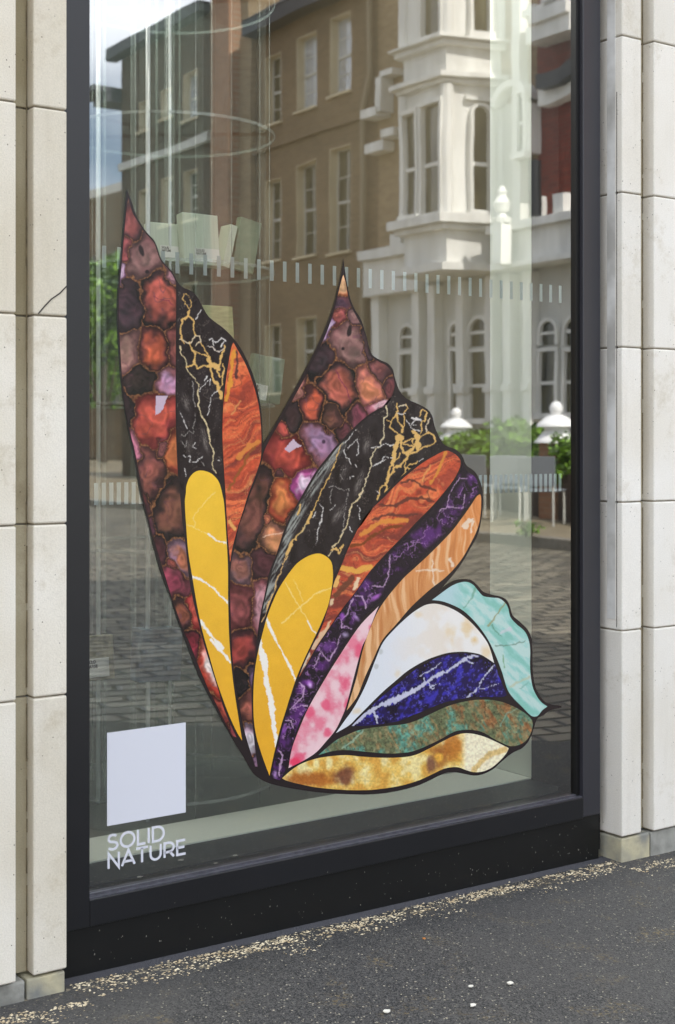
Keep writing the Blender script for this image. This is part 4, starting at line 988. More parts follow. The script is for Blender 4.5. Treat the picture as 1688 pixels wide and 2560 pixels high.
st2 = [(856,712,16,36,0,(255,196,130),(244,120,60)), (855,758,22,20,0,(70,50,66),(130,70,80)), (820,818,9,34,22,(236,206,236),(150,100,140)), (845,790,15,24,20,(206,96,84),(150,66,64)), (880,790,16,22,-30,(150,104,98),(96,64,66)), (868,858,34,48,-18,(156,108,100),(130,84,80)), (915,860,12,34,-20,(90,60,64),(70,50,56)),
 (796,898,34,40,40,(74,54,60),(66,48,54)), (848,970,36,72,-22,(206,96,74),(58,42,44)), (924,972,28,46,-22,(240,134,84),(190,100,88)), (950,925,26,22,30,(158,84,78),(96,56,58)), (972,972,16,32,0,(126,60,62),(90,50,56)), (950,1014,32,13,-24,(246,190,196),(206,100,116)),
 (778,1018,29,36,10,(252,100,62),(92,44,44)), (744,975,12,32,30,(200,126,104),(150,86,78)), (830,1044,24,30,0,(156,92,70),(96,58,54)), (888,1040,22,42,-20,(150,66,84),(90,50,54)), (728,1046,22,40,10,(62,46,44),(52,40,42)), (708,1078,16,24,-25,(216,80,62),(140,50,48)), (796,1105,37,44,-20,(204,146,190),(156,84,92)),
 (716,1142,50,44,15,(232,78,56),(150,44,42)), (862,1082,18,24,30,(108,52,58),(70,42,46)), (758,1205,27,34,20,(250,214,234),(190,60,140)), (703,1246,27,54,4,(255,142,62),(200,70,40)), (640,1270,26,100,16,(132,74,60),(58,40,40)), (684,1340,32,32,-8,(230,142,84),(130,80,60)), (664,1302,10,15,0,(226,122,76),(170,80,60)),
 (600,1424,26,38,-10,(176,104,84),(128,92,98)), (656,1412,34,30,10,(108,52,58),(88,46,52)), (652,1508,16,60,8,(236,156,166),(170,84,88)), (600,1512,27,56,0,(178,82,80),(126,52,54)), (606,1622,28,42,0,(206,72,62),(84,40,44)), (598,1710,18,30,0,(44,34,36),(40,32,34)), (624,1688,9,28,6,(126,86,124),(80,54,72)), (612,1772,18,38,-6,(186,94,72),(104,56,52)), (624,1846,13,48,-10,(232,216,222),(190,150,170)), (640,1900,8,22,-12,(140,104,132),(90,64,84)), (815,1080,10,14,0,(140,70,60),(100,50,50)), (700,1180,14,12,0,(120,60,60),(96,52,54)), (720,1300,8,20,20,(130,66,60),(90,50,50))]
GO, WH, GY = (226, 182, 108), (222, 216, 210), (150, 144, 138)
def agate1(x, y):
    c = agate(st1)(x, y); c = blob(c, x, y, 353, 627, 7, 18, DK, rot=-18, p=.6); c = blob(c, x, y, 367, 680, 7, 6, DK, p=.5)
    c = vein(c, x, y, [(384, 741), (400, 748), (420, 752), (432, 764)], 2, (120, 50, 70), al=.7)
    c = mixc(c, (206, 184, 200), inside(x, y, c2((436,600),(552,600),(505,735),(470,775),(430,790))) * 1.0); return c
def agate2(x, y):
    c = agate(st2)(x, y); c = blob(c, x, y, 872, 828, 7, 17, DK, rot=8, p=.6); c = blob(c, x, y, 856, 872, 6, 6, DK, p=.5)
    c = vein(c, x, y, [(838, 925), (850, 950), (868, 975), (876, 1005)], 2.5, (120, 46, 76), al=.7)
    c = mixc(c, (206, 182, 196), inside(x, y, c6((370,390),(405,430),(455,460),(400,480),(330,525),(280,495),(330,430))) * 1.0)
    c = blob(c, x, y, 809, 1104, 6, 7, (70, 50, 70), p=.4); c = vein(c, x, y, [(658, 1342), (672, 1337), (706, 1331)], 3, (244, 200, 170), al=.8)
    return c
c1 = lambda *p: cp(280, 450, *p); c2 = lambda *p: cp(280, 840, *p); c6 = lambda *p: cp(640, 1000, *p); c7 = lambda *p: cp(900, 940, *p); c8 = lambda *p: cp(640, 1380, *p); cc2 = lambda *p: cp(640, 1640, *p); cc1 = lambda *p: cp(1020, 1400, *p); cc3 = lambda *p: cp(1000, 1640, *p)
def smudge(c, x, y, cx, cy, rx, ry, rot, al=.75):
    a = R(rot); dx = (x - cx) * math.cos(a) + (y - cy) * math.sin(a); dy = -(x - cx) * math.sin(a) + (y - cy) * math.cos(a)
    st = fbm(dx * 3.4, dy * .55, 6, 4, 2); d = np.hypot(dx / rx, dy / ry); return mixc(c, (158, 150, 140), al * (1 - ss(.15, 1, d)) * ss(.25, .75, st))
BK = (40, 33, 34)
def dark_ground(x, y):
    n = fbm(x * 1.6, y * .8, 30, 4, 3)[:, None]; c = base(x, BK) + (n - .45) * 34
    for s_, k_, al_ in ((34, 31, .5), (19, 33, .38)):
        rd = np.abs(fbm(x + .35 * y, y, s_, 4, k_) - .5); c = mixc(c, (150, 138, 124), al_ * (1 - ss(.001, .010, rd)) * ss(.46, .62, fbm(x, y, 60, 3, k_ + 2)))
    return c
def black1(x, y):
    c = dark_ground(x, y)
    c = smudge(c, x, y, 465, 1005, 15, 34, -18); c = smudge(c, x, y, 512, 1100, 11, 52, -14); c = smudge(c, x, y, 474, 1110, 14, 44, 0, .45)
    for p, w_, col in ((c1((720,1140),(700,1190),(720,1240),(765,1290),(790,1260),(770,1180),(730,1135)), 1.8, GO), (c1((770,1300),(765,1350),(700,1400),(682,1500),(690,1590),(715,1640)), 3.2, GO), (c1((770,1350),(810,1400),(825,1540),(830,1560)), 3, GO), (c1((880,1290),(830,1390)), 1.6, WH),
        (c2((675,100),(680,160),(730,250),(740,300),(810,400),(850,480),(865,600),(865,700),(880,790),(930,840),(960,930),(970,1000),(990,1080),(1015,1150),(1020,1220),(1000,1270),(1000,1320),(1030,1370)), 2.6, (226, 206, 160)), (c2((690,30),(780,70),(830,0),(870,0),(880,60),(830,100)), 2.2, (225, 205, 170)), (c2((780,70),(820,170),(820,260),(850,330),(900,300),(950,300)), 4, GO), (c2((740,300),(790,290),(830,250)), 5, GO),
        (c2((830,160),(880,185),(920,190),(960,220)), 3, GO), (c2((960,220),(985,300),(1000,400),(1040,480),(1080,560),(1090,620)), 7.5, GO), (c2((1130,100),(1090,200),(1070,300),(1050,350),(1070,400)), 5, GO), (c2((950,300),(1010,290),(1060,330)), 8, GO), (c2((880,60),(940,160),(970,210)), 3, GO), (c2((1110,280),(1115,380),(1090,500),(1080,530)), 4, GO),
        (c2((965,40),(1000,20),(1040,60),(1090,10),(1130,50),(1080,100)), 2.4, WH), (c2((960,100),(1000,110),(1030,140),(1080,150),(1120,120)), 2.6, (220, 205, 190)), (c2((1010,60),(1020,110)), 1.6, WH), (c2((990,430),(965,495)), 1.6, WH), (c2((950,400),(930,440)), 2.4, WH), (c2((975,440),(905,500),(872,560)), 1.3, WH), (c2((1050,550),(985,610),(975,700),(942,790)), 1.6, WH), (c2((670,740),(690,800),(730,880),(750,930)), 1.5, WH),
        (c2((690,985),(730,1000),(765,955),(805,970),(820,900),(830,760)), 1.4, GY), (c2((808,460),(800,600),(825,700)), 1.1, GY), (c2((700,1180),(730,1200),(775,1190),(775,1260),(830,1270),(850,1220),(900,1215)), 1.5, WH), (c2((820,1070),(805,1110),(835,1125)), 1.6, WH), (c2((720,1330),(740,1400)), 1.8, WH), (c2((690,1050),(730,1110),(745,1060)), 1.2, GY), (c2((900,1260),(930,1310),(990,1340)), 1.2, GY), (c2((1045,1245),(1078,1260)), 1.4, WH)):
        c = vein(c, x, y, p, max(1.25, w_ * 1.0), col, jit=5.5, s=13, k=int(p[0][0]) % 7)
    return c
def black2(x, y):
    c = dark_ground(x, y)
    c = smudge(c, x, y, 917, 1110, 14, 34, 12); c = smudge(c, x, y, 898, 1205, 13, 50, 18); c = smudge(c, x, y, 847, 1285, 14, 44, 35); c = smudge(c, x, y, 860, 1180, 16, 30, 20, .4); c = smudge(c, x, y, 715, 1400, 10, 30, 20, .5)
    g = c6((850,450),(760,560),(680,690),(600,820),(500,980),(410,1150),(330,1310),(262,1480),(225,1568)) + c8((180,200),(120,420),(80,560)); d = seg_dist(x, y, g)
    st = fbm(x * 1.2 + y * .7, y, 7, 4, 2); sx_ = x * .83 + y * .55; sy_ = -x * .55 + y * .83; st = fbm(sx_ * 2.6, sy_ * .35, 9, 4, 2); c = mixc(c, (158, 160, 152), (1 - ss(9, 17, d + (st - .5) * 10)) * ss(.25, .7, st))
    for p, w_, col in ((c7((270,310),(260,400),(235,420),(240,500),(225,600),(200,690),(150,750),(95,830),(115,900),(90,980),(50,1050),(20,1150),(0,1210)), 2.2, (228, 210, 170)), (c6((1060,900),(1030,980),(960,1040),(930,1130),(915,1250),(860,1340),(800,1430),(750,1470),(760,1500),(730,1550)), 2.8, (228, 206, 160)),
        (c7((250,430),(300,450),(350,400),(370,350),(360,280)), 3, GO), (c7((370,380),(385,450),(415,480),(430,500),(420,570)), 3, GO), (c7((300,460),(295,520),(355,550),(380,600)), 3, GO), (c7((390,590),(350,700),(335,800),(320,870)), 9.5, GO), (c7((320,870),(290,950),(280,1020),(255,1090)), 5, GO), (c7((255,1090),(210,1110),(190,1190),(175,1230)), 3.6, GO), (c7((260,1090),(240,1160),(295,1110)), 2.4, GO),
        (c7((420,600),(410,700),(430,760),(470,770)), 7, GO), (c7((470,770),(510,740),(570,680),(570,600),(545,570)), 8.5, GO), (c7((560,600),(590,680),(570,740)), 9, GO), (c7((560,760),(480,790),(440,850),(405,900),(345,920),(300,990)), 4.5, GO), (c7((600,620),(670,570),(725,590),(745,650),(715,690),(640,720),(570,760)), 3.4, GO), (c7((430,690),(530,700),(530,620),(430,670)), 3, GO), (c7((400,760),(380,820),(330,850)), 4, GO),
        (c7((450,280),(475,320),(440,370),(440,450),(415,560)), 2.4, GO), (c7((370,375),(445,385)), 1.8, WH), (c7((380,300),(445,285)), 2, (232, 214, 180)), (c7((600,580),(605,460),(645,430),(660,370),(620,350),(590,400)), 2.2, GO), (c7((700,410),(670,490),(665,560)), 1.6, (220, 200, 170)), (c7((515,415),(560,440),(600,440)), 4, WH), (c7((460,430),(500,510),(540,545),(600,545)), 1.8, WH), (c7((540,450),(520,500),(560,490)), 1.6, WH),
        (c7((425,1000),(460,930),(500,880),(560,880),(565,860)), 2.6, GO), (c7((440,850),(455,930),(495,930)), 2.4, GO), (c7((310,680),(240,680),(200,695),(110,720)), 1.1, WH), (c7((140,900),(200,870),(250,815),(315,815)), 1.6, WH), (c7((290,715),(330,690)), 1.6, WH), (c7((590,850),(635,825)), 2, WH), (c7((150,1140),(180,1160)), 1.6, WH),
        (c6((850,440),(800,580),(740,740),(650,900),(600,1040),(530,1200),(420,1340),(340,1450),(300,1568)), 2.4, GO), (c6((655,880),(640,950)), 4.5, GO), (c6((560,1120),(520,1220)), 7, GO), (c6((445,1050),(420,1150)), 5, GO), (c6((345,1440),(305,1540)), 7, GO), (c8((320,0),(260,130),(220,260),(180,400),(120,520),(90,620),(45,700)), 2.8, (226, 182, 120)),
        (c6((1015,400),(1025,440),(1010,500),(1005,560)), 1.4, WH), (c6((995,300),(940,360),(900,420)), 1.6, WH), (c6((1010,400),(940,460),(900,520)), 1.4, WH), (c6((640,1045),(662,1060),(650,1150),(630,1250),(618,1380),(600,1450)), 1.4, WH), (c6((780,1040),(770,1085),(735,1095)), 1.5, WH), (c6((750,890),(738,1000),(740,1040)), 1.3, GY), (c6((720,870),(780,860),(800,880),(850,880),(880,900),(915,890),(920,960)), 1.3, GY),
        (c6((870,500),(890,570),(930,600),(950,640),(980,640),(1000,670)), 1.4, WH), (c6((850,690),(890,700),(915,680)), 1.3, GY), (c6((835,740),(850,780),(870,800)), 1.3, GY), (c6((940,800),(935,770),(965,760)), 1.6, WH), (c6((1015,1050),(1035,1120),(1045,1200)), 1.3, WH), (c6((925,1260),(955,1325)), 1.3, WH), (c6((915,950),(880,1140),(855,1330)), 1, GY), (c6((430,1340),(480,1270),(500,1230)), 3, (214, 190, 140)), (c6((750,1500),(800,1480),(820,1530),(870,1450)), 3, GO), (c6((590,1160),(600,1110),(570,1180)), 1.4, WH), (c6((1170,660),(1240,630),(1290,590)), 1.4, WH)):
        c = vein(c, x, y, p, max(1.25, w_ * 1.0), col, jit=5.5, s=13, k=int(p[0][0]) % 7)
    return c
def onyx(ang, k, gold=()):
    def f(x, y):
        a = R(ang); u = x * math.cos(a) + y * math.sin(a); v = -x * math.sin(a) + y * math.cos(a)
        wv = v + (fbm(u, v, 120, 3, k) - .5) * 150 + (fbm(u, v, 38, 3, k + 3) - .5) * 22 + (fbm(u, v, 9, 2, k + 6) - .5) * 3.5
        b = fbm(wv, u * .07, 22, 4, k + 1); b2 = fbm(wv, u * .10, 7, 3, k + 4)
        c = base(x, (206, 86, 56)); c = mixc(c, (236, 120, 74), ss(.5, .72, b)); c = mixc(c, (132, 60, 50), ss(.47, .27, b))
        c = mixc(c, (150, 66, 52), .6 * ss(.48, .34, b2)); c = mixc(c, (232, 152, 92), .5 * ss(.6, .74, b2))
        lines = np.abs(fbm(wv, u * .14, 16, 3, k + 8) - .5); c = mixc(c, (104, 48, 40), .55 * (1 - ss(.002, .018, lines))); c = mixc(c, (236, 178, 110), .5 * (1 - ss(.002, .014, np.abs(fbm(wv, u * .2, 20, 3, k + 11) - .52))) * ss(.4, .6, fbm(x, y, 50, 3, k + 2)))
        fine = fbm(x, y, 4.5, 2, k + 5); c = c * (.88 + .22 * fine)[:, None]
        for (pts, w_, col) in gold: c = vein(c, x, y, pts, w_, col, jit=4, s=9, al=.9, soft=2.5)
        return c
    return f
onyx1 = onyx(-32, 4, ((c2((1220,150),(1200,260),(1190,400),(1160,560),(1140,640)), 9, (232, 160, 60)), (c2((1240,160),(1250,300),(1240,420)), 4, (80, 50, 50)), (c2((1480,1050),(1380,1160),(1330,1230),(1310,1310),(1240,1400),(1160,1540)), 4, (150, 90, 44)), (c2((1460,1060),(1350,1110),(1260,1220)), 9, (222, 140, 66)), (c2((1280,650),(1200,780)), 2.4, (222, 150, 90)), (cp(320, 1230, (1010, 290), (1030, 330), (1060, 360)), 7, (240, 180, 100))))
onyx2 = onyx(-18, 9, ((c7((850,760),(820,850),(780,950),(700,1070)), 6, (222, 148, 60)), (c7((700,900),(660,970),(620,1040)), 4, (230, 160, 90)), (c7((400,1070),(500,1040),(620,1100),(750,1140)), 3, (96, 54, 44)), (c7((200,1290),(350,1300),(480,1230),(600,1220),(730,1250)), 5, (100, 56, 46)), (c7((130,1440),(280,1380),(420,1400),(560,1380)), 4, (104, 58, 48)), (c6((950,1460),(1050,1440),(1150,1370),(1300,1280),(1450,1260)), 4.5, (120, 66, 30)), (c6((1050,1350),(1250,1220),(1500,1200)), 10, (228, 150, 66)),
        (c8((860,160),(1000,190),(1150,150)), 14, (238, 180, 80)), (c8((960,260),(850,370),(790,440)), 14, (110, 66, 46)), (c8((1020,270),(980,370)), 8, (244, 220, 180)), (c8((820,250),(790,330)), 9, (246, 196, 110)), (c8((760,480),(750,520)), 8, (240, 214, 170)), (c8((740,700),(660,820),(560,960)), 7, (230, 200, 160)), (c8((520,1020),(440,1180)), 9, (226, 214, 186))))
def yellow(veins):
    def f(x, y):
        t = np.clip((y - 1180) / 650, 0, 1); c = base(x, (252, 204, 62)) * (1 - t)[:, None] + np.array((240, 178, 50.))[None, :] * t[:, None]
        c = c * (.97 + .06 * fbm(x, y, 30, 4, 2))[:, None]
        for (pts, w_, al) in veins: c = vein(c, x, y, pts, w_, (250, 244, 232) if w_ > 2.5 else (254, 226, 140), jit=3, s=8, al=al)
        return c
    return f
c3 = lambda *p: cp(320, 1230, *p); c4 = lambda *p: cp(420, 1600, *p)
yellow1 = yellow(((c3((635,845),(720,870),(860,970),(920,1040),(1000,1105)), 5.5, 1), (c3((725,1290),(800,1400),(870,1480),(950,1568)), 8, 1), (c4((430,0),(500,80),(570,150),(630,240)), 9, 1), (c3((580,320),(700,380),(800,420)), 2, .8), (c3((800,420),(870,480),(985,512)), 3.4, .95), (c3((865,0),(750,120),(640,260),(670,310),(650,360)), 2.2, .7)))
yellow2 = yellow(((c8((30,880),(80,1100),(100,1300),(150,1500),(170,1568)), 13, 1), (cc2((80,0),(90,200),(130,370),(160,560),(180,740),(205,900)), 12, 1), (c8((100,650),(170,830),(270,1020),(350,1170),(395,1280)), 6.5, 1), (c8((290,310),(440,570),(520,690)), 2, .75), (c8((520,690),(560,780),(600,820)), 3, .9), (c8((760,355),(600,410),(460,530),(250,720)), 2.2, .75), (c8((370,270),(430,390),(460,490)), 2, .6)))
AP = [(1190, 1200), (1165, 1235), (1120, 1290), (1050, 1350), (980, 1415), (905, 1490), (850, 1560), (795, 1660), (745, 1770), (700, 1880), (690, 1945)]
def amethyst(x, y):
    c = base(x, (38, 28, 38)); d = seg_dist(x, y, AP); core = 1 - ss(14, 32, d)
    n1 = fbm(x, y, 26, 5, 3); c = mixc(c, (92, 46, 112), core * ss(.44, .68, n1)); rid = np.abs(fbm(x, y, 30, 4, 5) - .5); c = mixc(c, (176, 128, 186), .8 * core * (1 - ss(.004, .024, rid)))
    rid2 = np.abs(fbm(x, y, 17, 3, 7) - .5); c = mixc(c, (132, 84, 150), .6 * core * (1 - ss(.004, .03, rid2)))
    for (p, w_) in ((c8((1340,30),(1320,250),(1270,350),(1160,340)), 2.4), (c8((960,470),(920,600),(850,680),(850,760)), 2.6), (c8((840,830),(800,960),(720,1090),(640,990)), 2.6), (c8((640,1010),(580,1150)), 2.4), (c8((1060,440),(1100,560)), 2.6), (cc2((430,260),(480,310),(470,400),(330,540)), 2.6), (cc2((360,530),(440,500),(510,500)), 2.4), (cc2((220,940),(260,990),(240,1080),(225,1200)), 3), (c7((790,1350),(870,1310),(880,1200),(990,1010),(1060,1030)), 1.8), (c7((870,1310),(1030,1320),(1050,1180)), 2), (c8((970,430),(1050,440),(1080,480)), 2), (cc2((280,640),(340,650),(370,720)), 2.4), (c8((850,760),(900,740),(960,775)), 2)):
        c = vein(c, x, y, p, w_, (206, 168, 204), jit=3, s=8, al=.85)
    for (p, rx, ry, rot, col) in ((c8((1000, 650))[0], 9, 22, -38, (208, 166, 230)), (c8((1210, 440))[0], 20, 8, -35, (190, 110, 210)), (c8((865, 640))[0], 10, 14, 10, (170, 92, 200)), (c8((700, 960))[0], 18, 24, 0, (110, 62, 134)), (cc2((540, 280))[0], 16, 15, 0, (196, 110, 226)), (cc2((538, 290))[0], 7, 10, 0, (232, 200, 244)), (cc2((275, 740))[0], 10, 20, 8, (150, 84, 180)), (cc2((190, 1180))[0], 8, 16, 5, (206, 160, 226)), (c8((890, 830))[0], 12, 10, 0, (180, 160, 196)), (cc2((320, 860))[0], 15, 18, 0, (86, 48, 108)), (c7((960, 1000))[0], 20, 8, -20, (110, 60, 128))):
        c = blob(c, x, y, p[0], p[1], rx, ry, col, rot=rot, al=.9, rough=.5)
    return c
def pink(x, y):
    n = fbm(x, y, 40, 5, 2); c = base(x, (238, 176, 186)); c = mixc(c, (244, 206, 210), ss(.42, .6, n)); c = mixc(c, (236, 132, 154), ss(.5, .3, n))
    for (p, rx, ry) in (((815, 1762), 15, 15), ((862, 1712), 20, 30), ((817, 1830), 13, 16), ((745, 1898), 24, 26), ((897, 1632), 16, 22), ((870, 1770), 16, 34), ((775, 1780), 18, 22), ((930, 1580), 12, 30)):
        c = blob(c, x, y, p[0], p[1], rx, ry, (234, 92, 124), al=.85, p=.35, rough=.5)
    c = blob(c, x, y, 738, 1905, 18, 16, (240, 60, 96), al=.8, p=.4); return c
def tan(x, y):
    u = x + (fbm(x, y, 70, 2, 3) - .5) * 26; n = fbm(u * 2.2, y * .14, 16, 5, 4); t = np.clip((y - 1250) / 500, 0, 1)
    c = base(x, (232, 148, 84)) * (1 - t)[:, None] + np.array((206, 158, 108.))[None, :] * t[:, None]
    c = mixc(c, (240, 190, 140), ss(.5, .68, n)); c = mixc(c, (198, 124, 70), .7 * ss(.45, .28, n))
    for p, w_ in ((c7((1030,1500),(1080,1440),(1130,1450),(1110,1560)), 6), (c7((1120,1420),(1050,1520)), 5), (cp(1020, 1400, (420,0),(440,60)), 8), (cp(1020, 1400, (80,110),(200,95),(350,110)), 1.3), (cp(1020, 1400, (240,0),(245,150),(270,290)), 2)): c = vein(c, x, y, p, w_, (244, 222, 196), jit=5, s=10, al=.9, soft=2)
    return c
def whiteonyx(x, y):
    n = fbm(x, y, 60, 4, 3); t = ss(930, 1120, x); c = base(x, (228, 231, 236)); c = mixc(c, (244, 240, 234), t); c = mixc(c, (238, 224, 206), .7 * t * ss(.5, .65, n))
    for (cx, cy, rx, ry, al) in ((1186, 1600, 12, 14, .8), (1165, 1570, 18, 26, .55), (1120, 1575, 20, 30, .45), (1170, 1540, 20, 12, .5), (1215, 1630, 14, 26, .5), (1130, 1600, 10, 26, .4), (1045, 1535, 16, 14, .35), (992, 1684, 10, 12, .3), (888, 1777, 18, 12, .45)): c = blob(c, x, y, cx, cy, rx, ry, (234, 196, 132), al=al, rough=.6)
    for (cx, cy) in ((940, 1667), (950, 1628)): c = blob(c, x, y, cx, cy, 7, 9, (196, 198, 196), al=.8, p=.5)
    return c
def blue(x, y):
    a = fbm(x * .9 + y * .4, y * .8, 9, 5, 3); c = base(x, (38, 28, 78)); c = mixc(c, (60, 52, 170), ss(.46, .72, a)); c = mixc(c, (28, 20, 42), ss(.5, .3, fbm(x, y, 34, 4, 6))); c = mixc(c, (110, 104, 206), .7 * ss(.68, .8, fbm(x, y, 4, 2, 8)))
    W_ = (206, 206, 226)
    for p, w_ in ((cc1((-240,1460),(0,1340),(100,1280),(200,1210),(300,1150),(420,1090),(520,1020),(620,970),(690,960)), 8), (cc2((960,690),(1080,590),(1200,510),(1350,440),(1568,350)), 10), (cc1((160,1180),(190,1230),(250,1290)), 3.5), (cc1((230,1260),(310,1230)), 2.5), (cc1((560,980),(640,1040)), 5), (cc1((590,1375),(700,1270)), 3.5), (cc1((700,1270),(770,1150),(850,1060)), 2.2), (cc1((700,1300),(900,1230)), 1.3), (cc1((120,1155),(250,1090),(320,1030)), 2), (cc2((1180,560),(1210,660)), 5), (cc1((800,1110),(855,1055)), 3)):
        c = vein(c, x, y, p, w_, W_, jit=5, s=7, al=.95)
    return c
def green(x, y):
    u = x * .8 - y * .5; a = fbm(u * 1.6, (x + y) * .35, 20, 5, 3); b = fbm(x * .9, y * .9, 26, 4, 6); f = fbm(x, y, 5, 3, 9)
    c = base(x, (112, 120, 86)); c = mixc(c, (104, 158, 138), ss(.48, .66, b) * (1 - .4 * ss(1100, 1250, x))); c = mixc(c, (150, 104, 66), ss(.52, .68, a) * ss(1000, 1180, x)); c = mixc(c, (150, 140, 100), .7 * ss(.55, .7, fbm(x, y, 14, 3, 12)))
    c = mixc(c, (70, 62, 44), .6 * (1 - ss(.002, .02, np.abs(fbm(u * 1.5, (x + y) * .5, 14, 4, 22) - .5)))); c = mixc(c, (176, 128, 84), .5 * ss(.6, .7, fbm(u * 2, (x + y) * .4, 9, 3, 25))); c = c * (.62 + .66 * f)[:, None]; c = vein(c, x, y, cc2((860, 920), (960, 850), (1070, 740)), 4, (170, 200, 172), jit=4, al=.7); c = vein(c, x, y, cc3((1000, 700), (1060, 580), (1180, 520)), 3, (130, 170, 150), jit=3, al=.7); c = vein(c, x, y, cc3((850, 600), (840, 460)), 2.4, (70, 60, 40), jit=4, al=.6)
    return c
def gold(x, y):
    n = fbm(x, y, 26, 5, 3); f = fbm(x, y, 4, 2, 6); c = base(x, (234, 196, 104)); c = mixc(c, (246, 226, 158), ss(.48, .66, n)); c = mixc(c, (216, 156, 66), .7 * ss(.5, .32, n))
    c = blob(c, x, y, 770, 1948, 90, 26, (176, 104, 44), al=.95, p=.35); c = blob(c, x, y, 862, 1938, 34, 34, (118, 70, 52), al=.9, p=.3); c = blob(c, x, y, 1100, 1885, 34, 44, (158, 96, 46), al=.9, p=.3); c = blob(c, x, y, 1080, 1910, 20, 30, (120, 78, 66), al=.8, p=.3); c = blob(c, x, y, 1130, 1865, 30, 50, (186, 114, 46), al=.85, p=.4); c = blob(c, x, y, 1096, 1893, 16, 18, (236, 178, 72), al=.95, p=.5)
    for cx in (758, 790, 823): c = blob(c, x, y, cx, 1907, 12, 22, (250, 234, 166), al=.95, p=.3)
    c = mixc(c, (250, 240, 208), ss(1146, 1168, x) * .95); c = vein(c, x, y, cc3((730, 1150), (800, 1060), (900, 980), (1050, 930)), 9, (216, 178, 104), jit=4, al=.75, soft=5)
    return c * (.86 + .28 * f)[:, None]
def teal(x, y):
    u = x * .7 + y * .7; n = fbm((x + y) * .35, (x - y) * 1.2, 20, 5, 3); c = base(x, (166, 214, 206)); c = mixc(c, (194, 222, 214), ss(.5, .65, n)); c = mixc(c, (136, 198, 182), .8 * ss(.5, .32, n)); c = mixc(c, (186, 216, 218), 1 - ss(1120, 1170, x))
    for p, w_, col, al in ((cc1((970,420),(920,500),(850,590),(800,660)), 4, (160, 158, 116), .8), (cc1((670,270),(640,370),(560,480)), 4, (110, 160, 132), .6), (cc1((840,650),(860,700),(930,760)), 1.8, (100, 146, 120), .7), (cc1((870,860),(1020,850),(1170,810)), 1.8, (110, 140, 120), .75), (cc1((950,950),(960,1080)), 1.8, (110, 160, 110), .7), (cc1((1020,1270),(1100,1220),(1210,1170)), 6, (200, 196, 160), .6), (cc1((1110,1290),(1200,1220)), 2, (120, 170, 150), .6), (cc1((930,720),(1020,690)), 6, (214, 214, 218), .7)): c = vein(c, x, y, p, w_, col, jit=3, al=al, soft=1.5)
    return c

OUT = [(317,472),(321,484),(330,508),(337.5,532.5),(355,565),(370,585),(385,601),(394,622),(402.5,647.5),(420,667.5),(432.5,682.5),(442.5,702.5),(455,717.5),(477.5,727.5),(492.5,742.5),(505,765),(520,790),(537.5,805),(557.5,820),(579,841),(602.5,872.5),(622.5,912.5),(640,960),(651,1015),(655,1060),(656.5,1097),(659,1111),(661,1105),(690,1056),(722.5,998),(752.5,942.5),(780,890),(805,837.5),(830,772.5),(847.5,707.5),(855,670),(857.5,645),(861,667.5),(866,702.5),(875,745),(887.5,775),(902.5,800),(915,837.5),(922.5,867.5),(931,887.5),(950,900),(967.5,907.5),(981,922.5),(987,945),(997.5,975),(1015,996),(1045,1010),(1067.5,1022.5),(1080,1040),(1086,1065),(1097.5,1092.5),(1112.5,1113),(1140,1124),(1155,1140),(1165,1162.5),(1185,1177.5),(1197.5,1197.5),(1205,1222.5),(1207.5,1255),(1204,1290),(1195,1334),(1176,1370),(1159,1400),(1140,1427.5),(1115,1457.5),(1094,1480),(1120,1460),(1137.5,1451),(1160,1447.5),(1177.5,1450),(1192.5,1462.5),(1207.5,1479),(1227.5,1486),(1250,1491),(1265,1499),(1274,1515),(1281,1537.5),(1297.5,1552.5),(1317.5,1572.5),(1327.5,1592.5),(1330.5,1620),(1331,1662.5),(1335,1705),(1345,1732.5),(1360,1752.5),(1377.5,1761),(1402.5,1764),(1403,1769),(1375,1776),(1358,1788),(1342.5,1797),(1332.5,1825),(1322.5,1850),(1305,1870),(1280,1882.5),(1255,1902.5),(1232.5,1922.5),(1207.5,1935),(1185,1939),(1162.5,1935),(1140,1931),(1117.5,1931),(1095,1940),(1070,1952.5),(1037.5,1966),(990,1978),(940,1985),(890,1986),(815,1982.5),(752.5,1975),(702.5,1966),(665,1955),(640,1940),(625,1922),(610,1895),(585,1855),(560,1812.5),(535,1765),(512.5,1722.5),(490,1675),(467,1612),(450,1567.5),(430,1507.5),(415,1467.5),(395,1410),(377.5,1342.5),(362.5,1280),(350,1230),(335,1147.5),(322.5,1085),(310,1015),(301,940),(295.5,855),(292.5,800),(293.5,737.5),(297.5,682.5),(304,612.5),(310,545),(313.5,500)]
P = {}
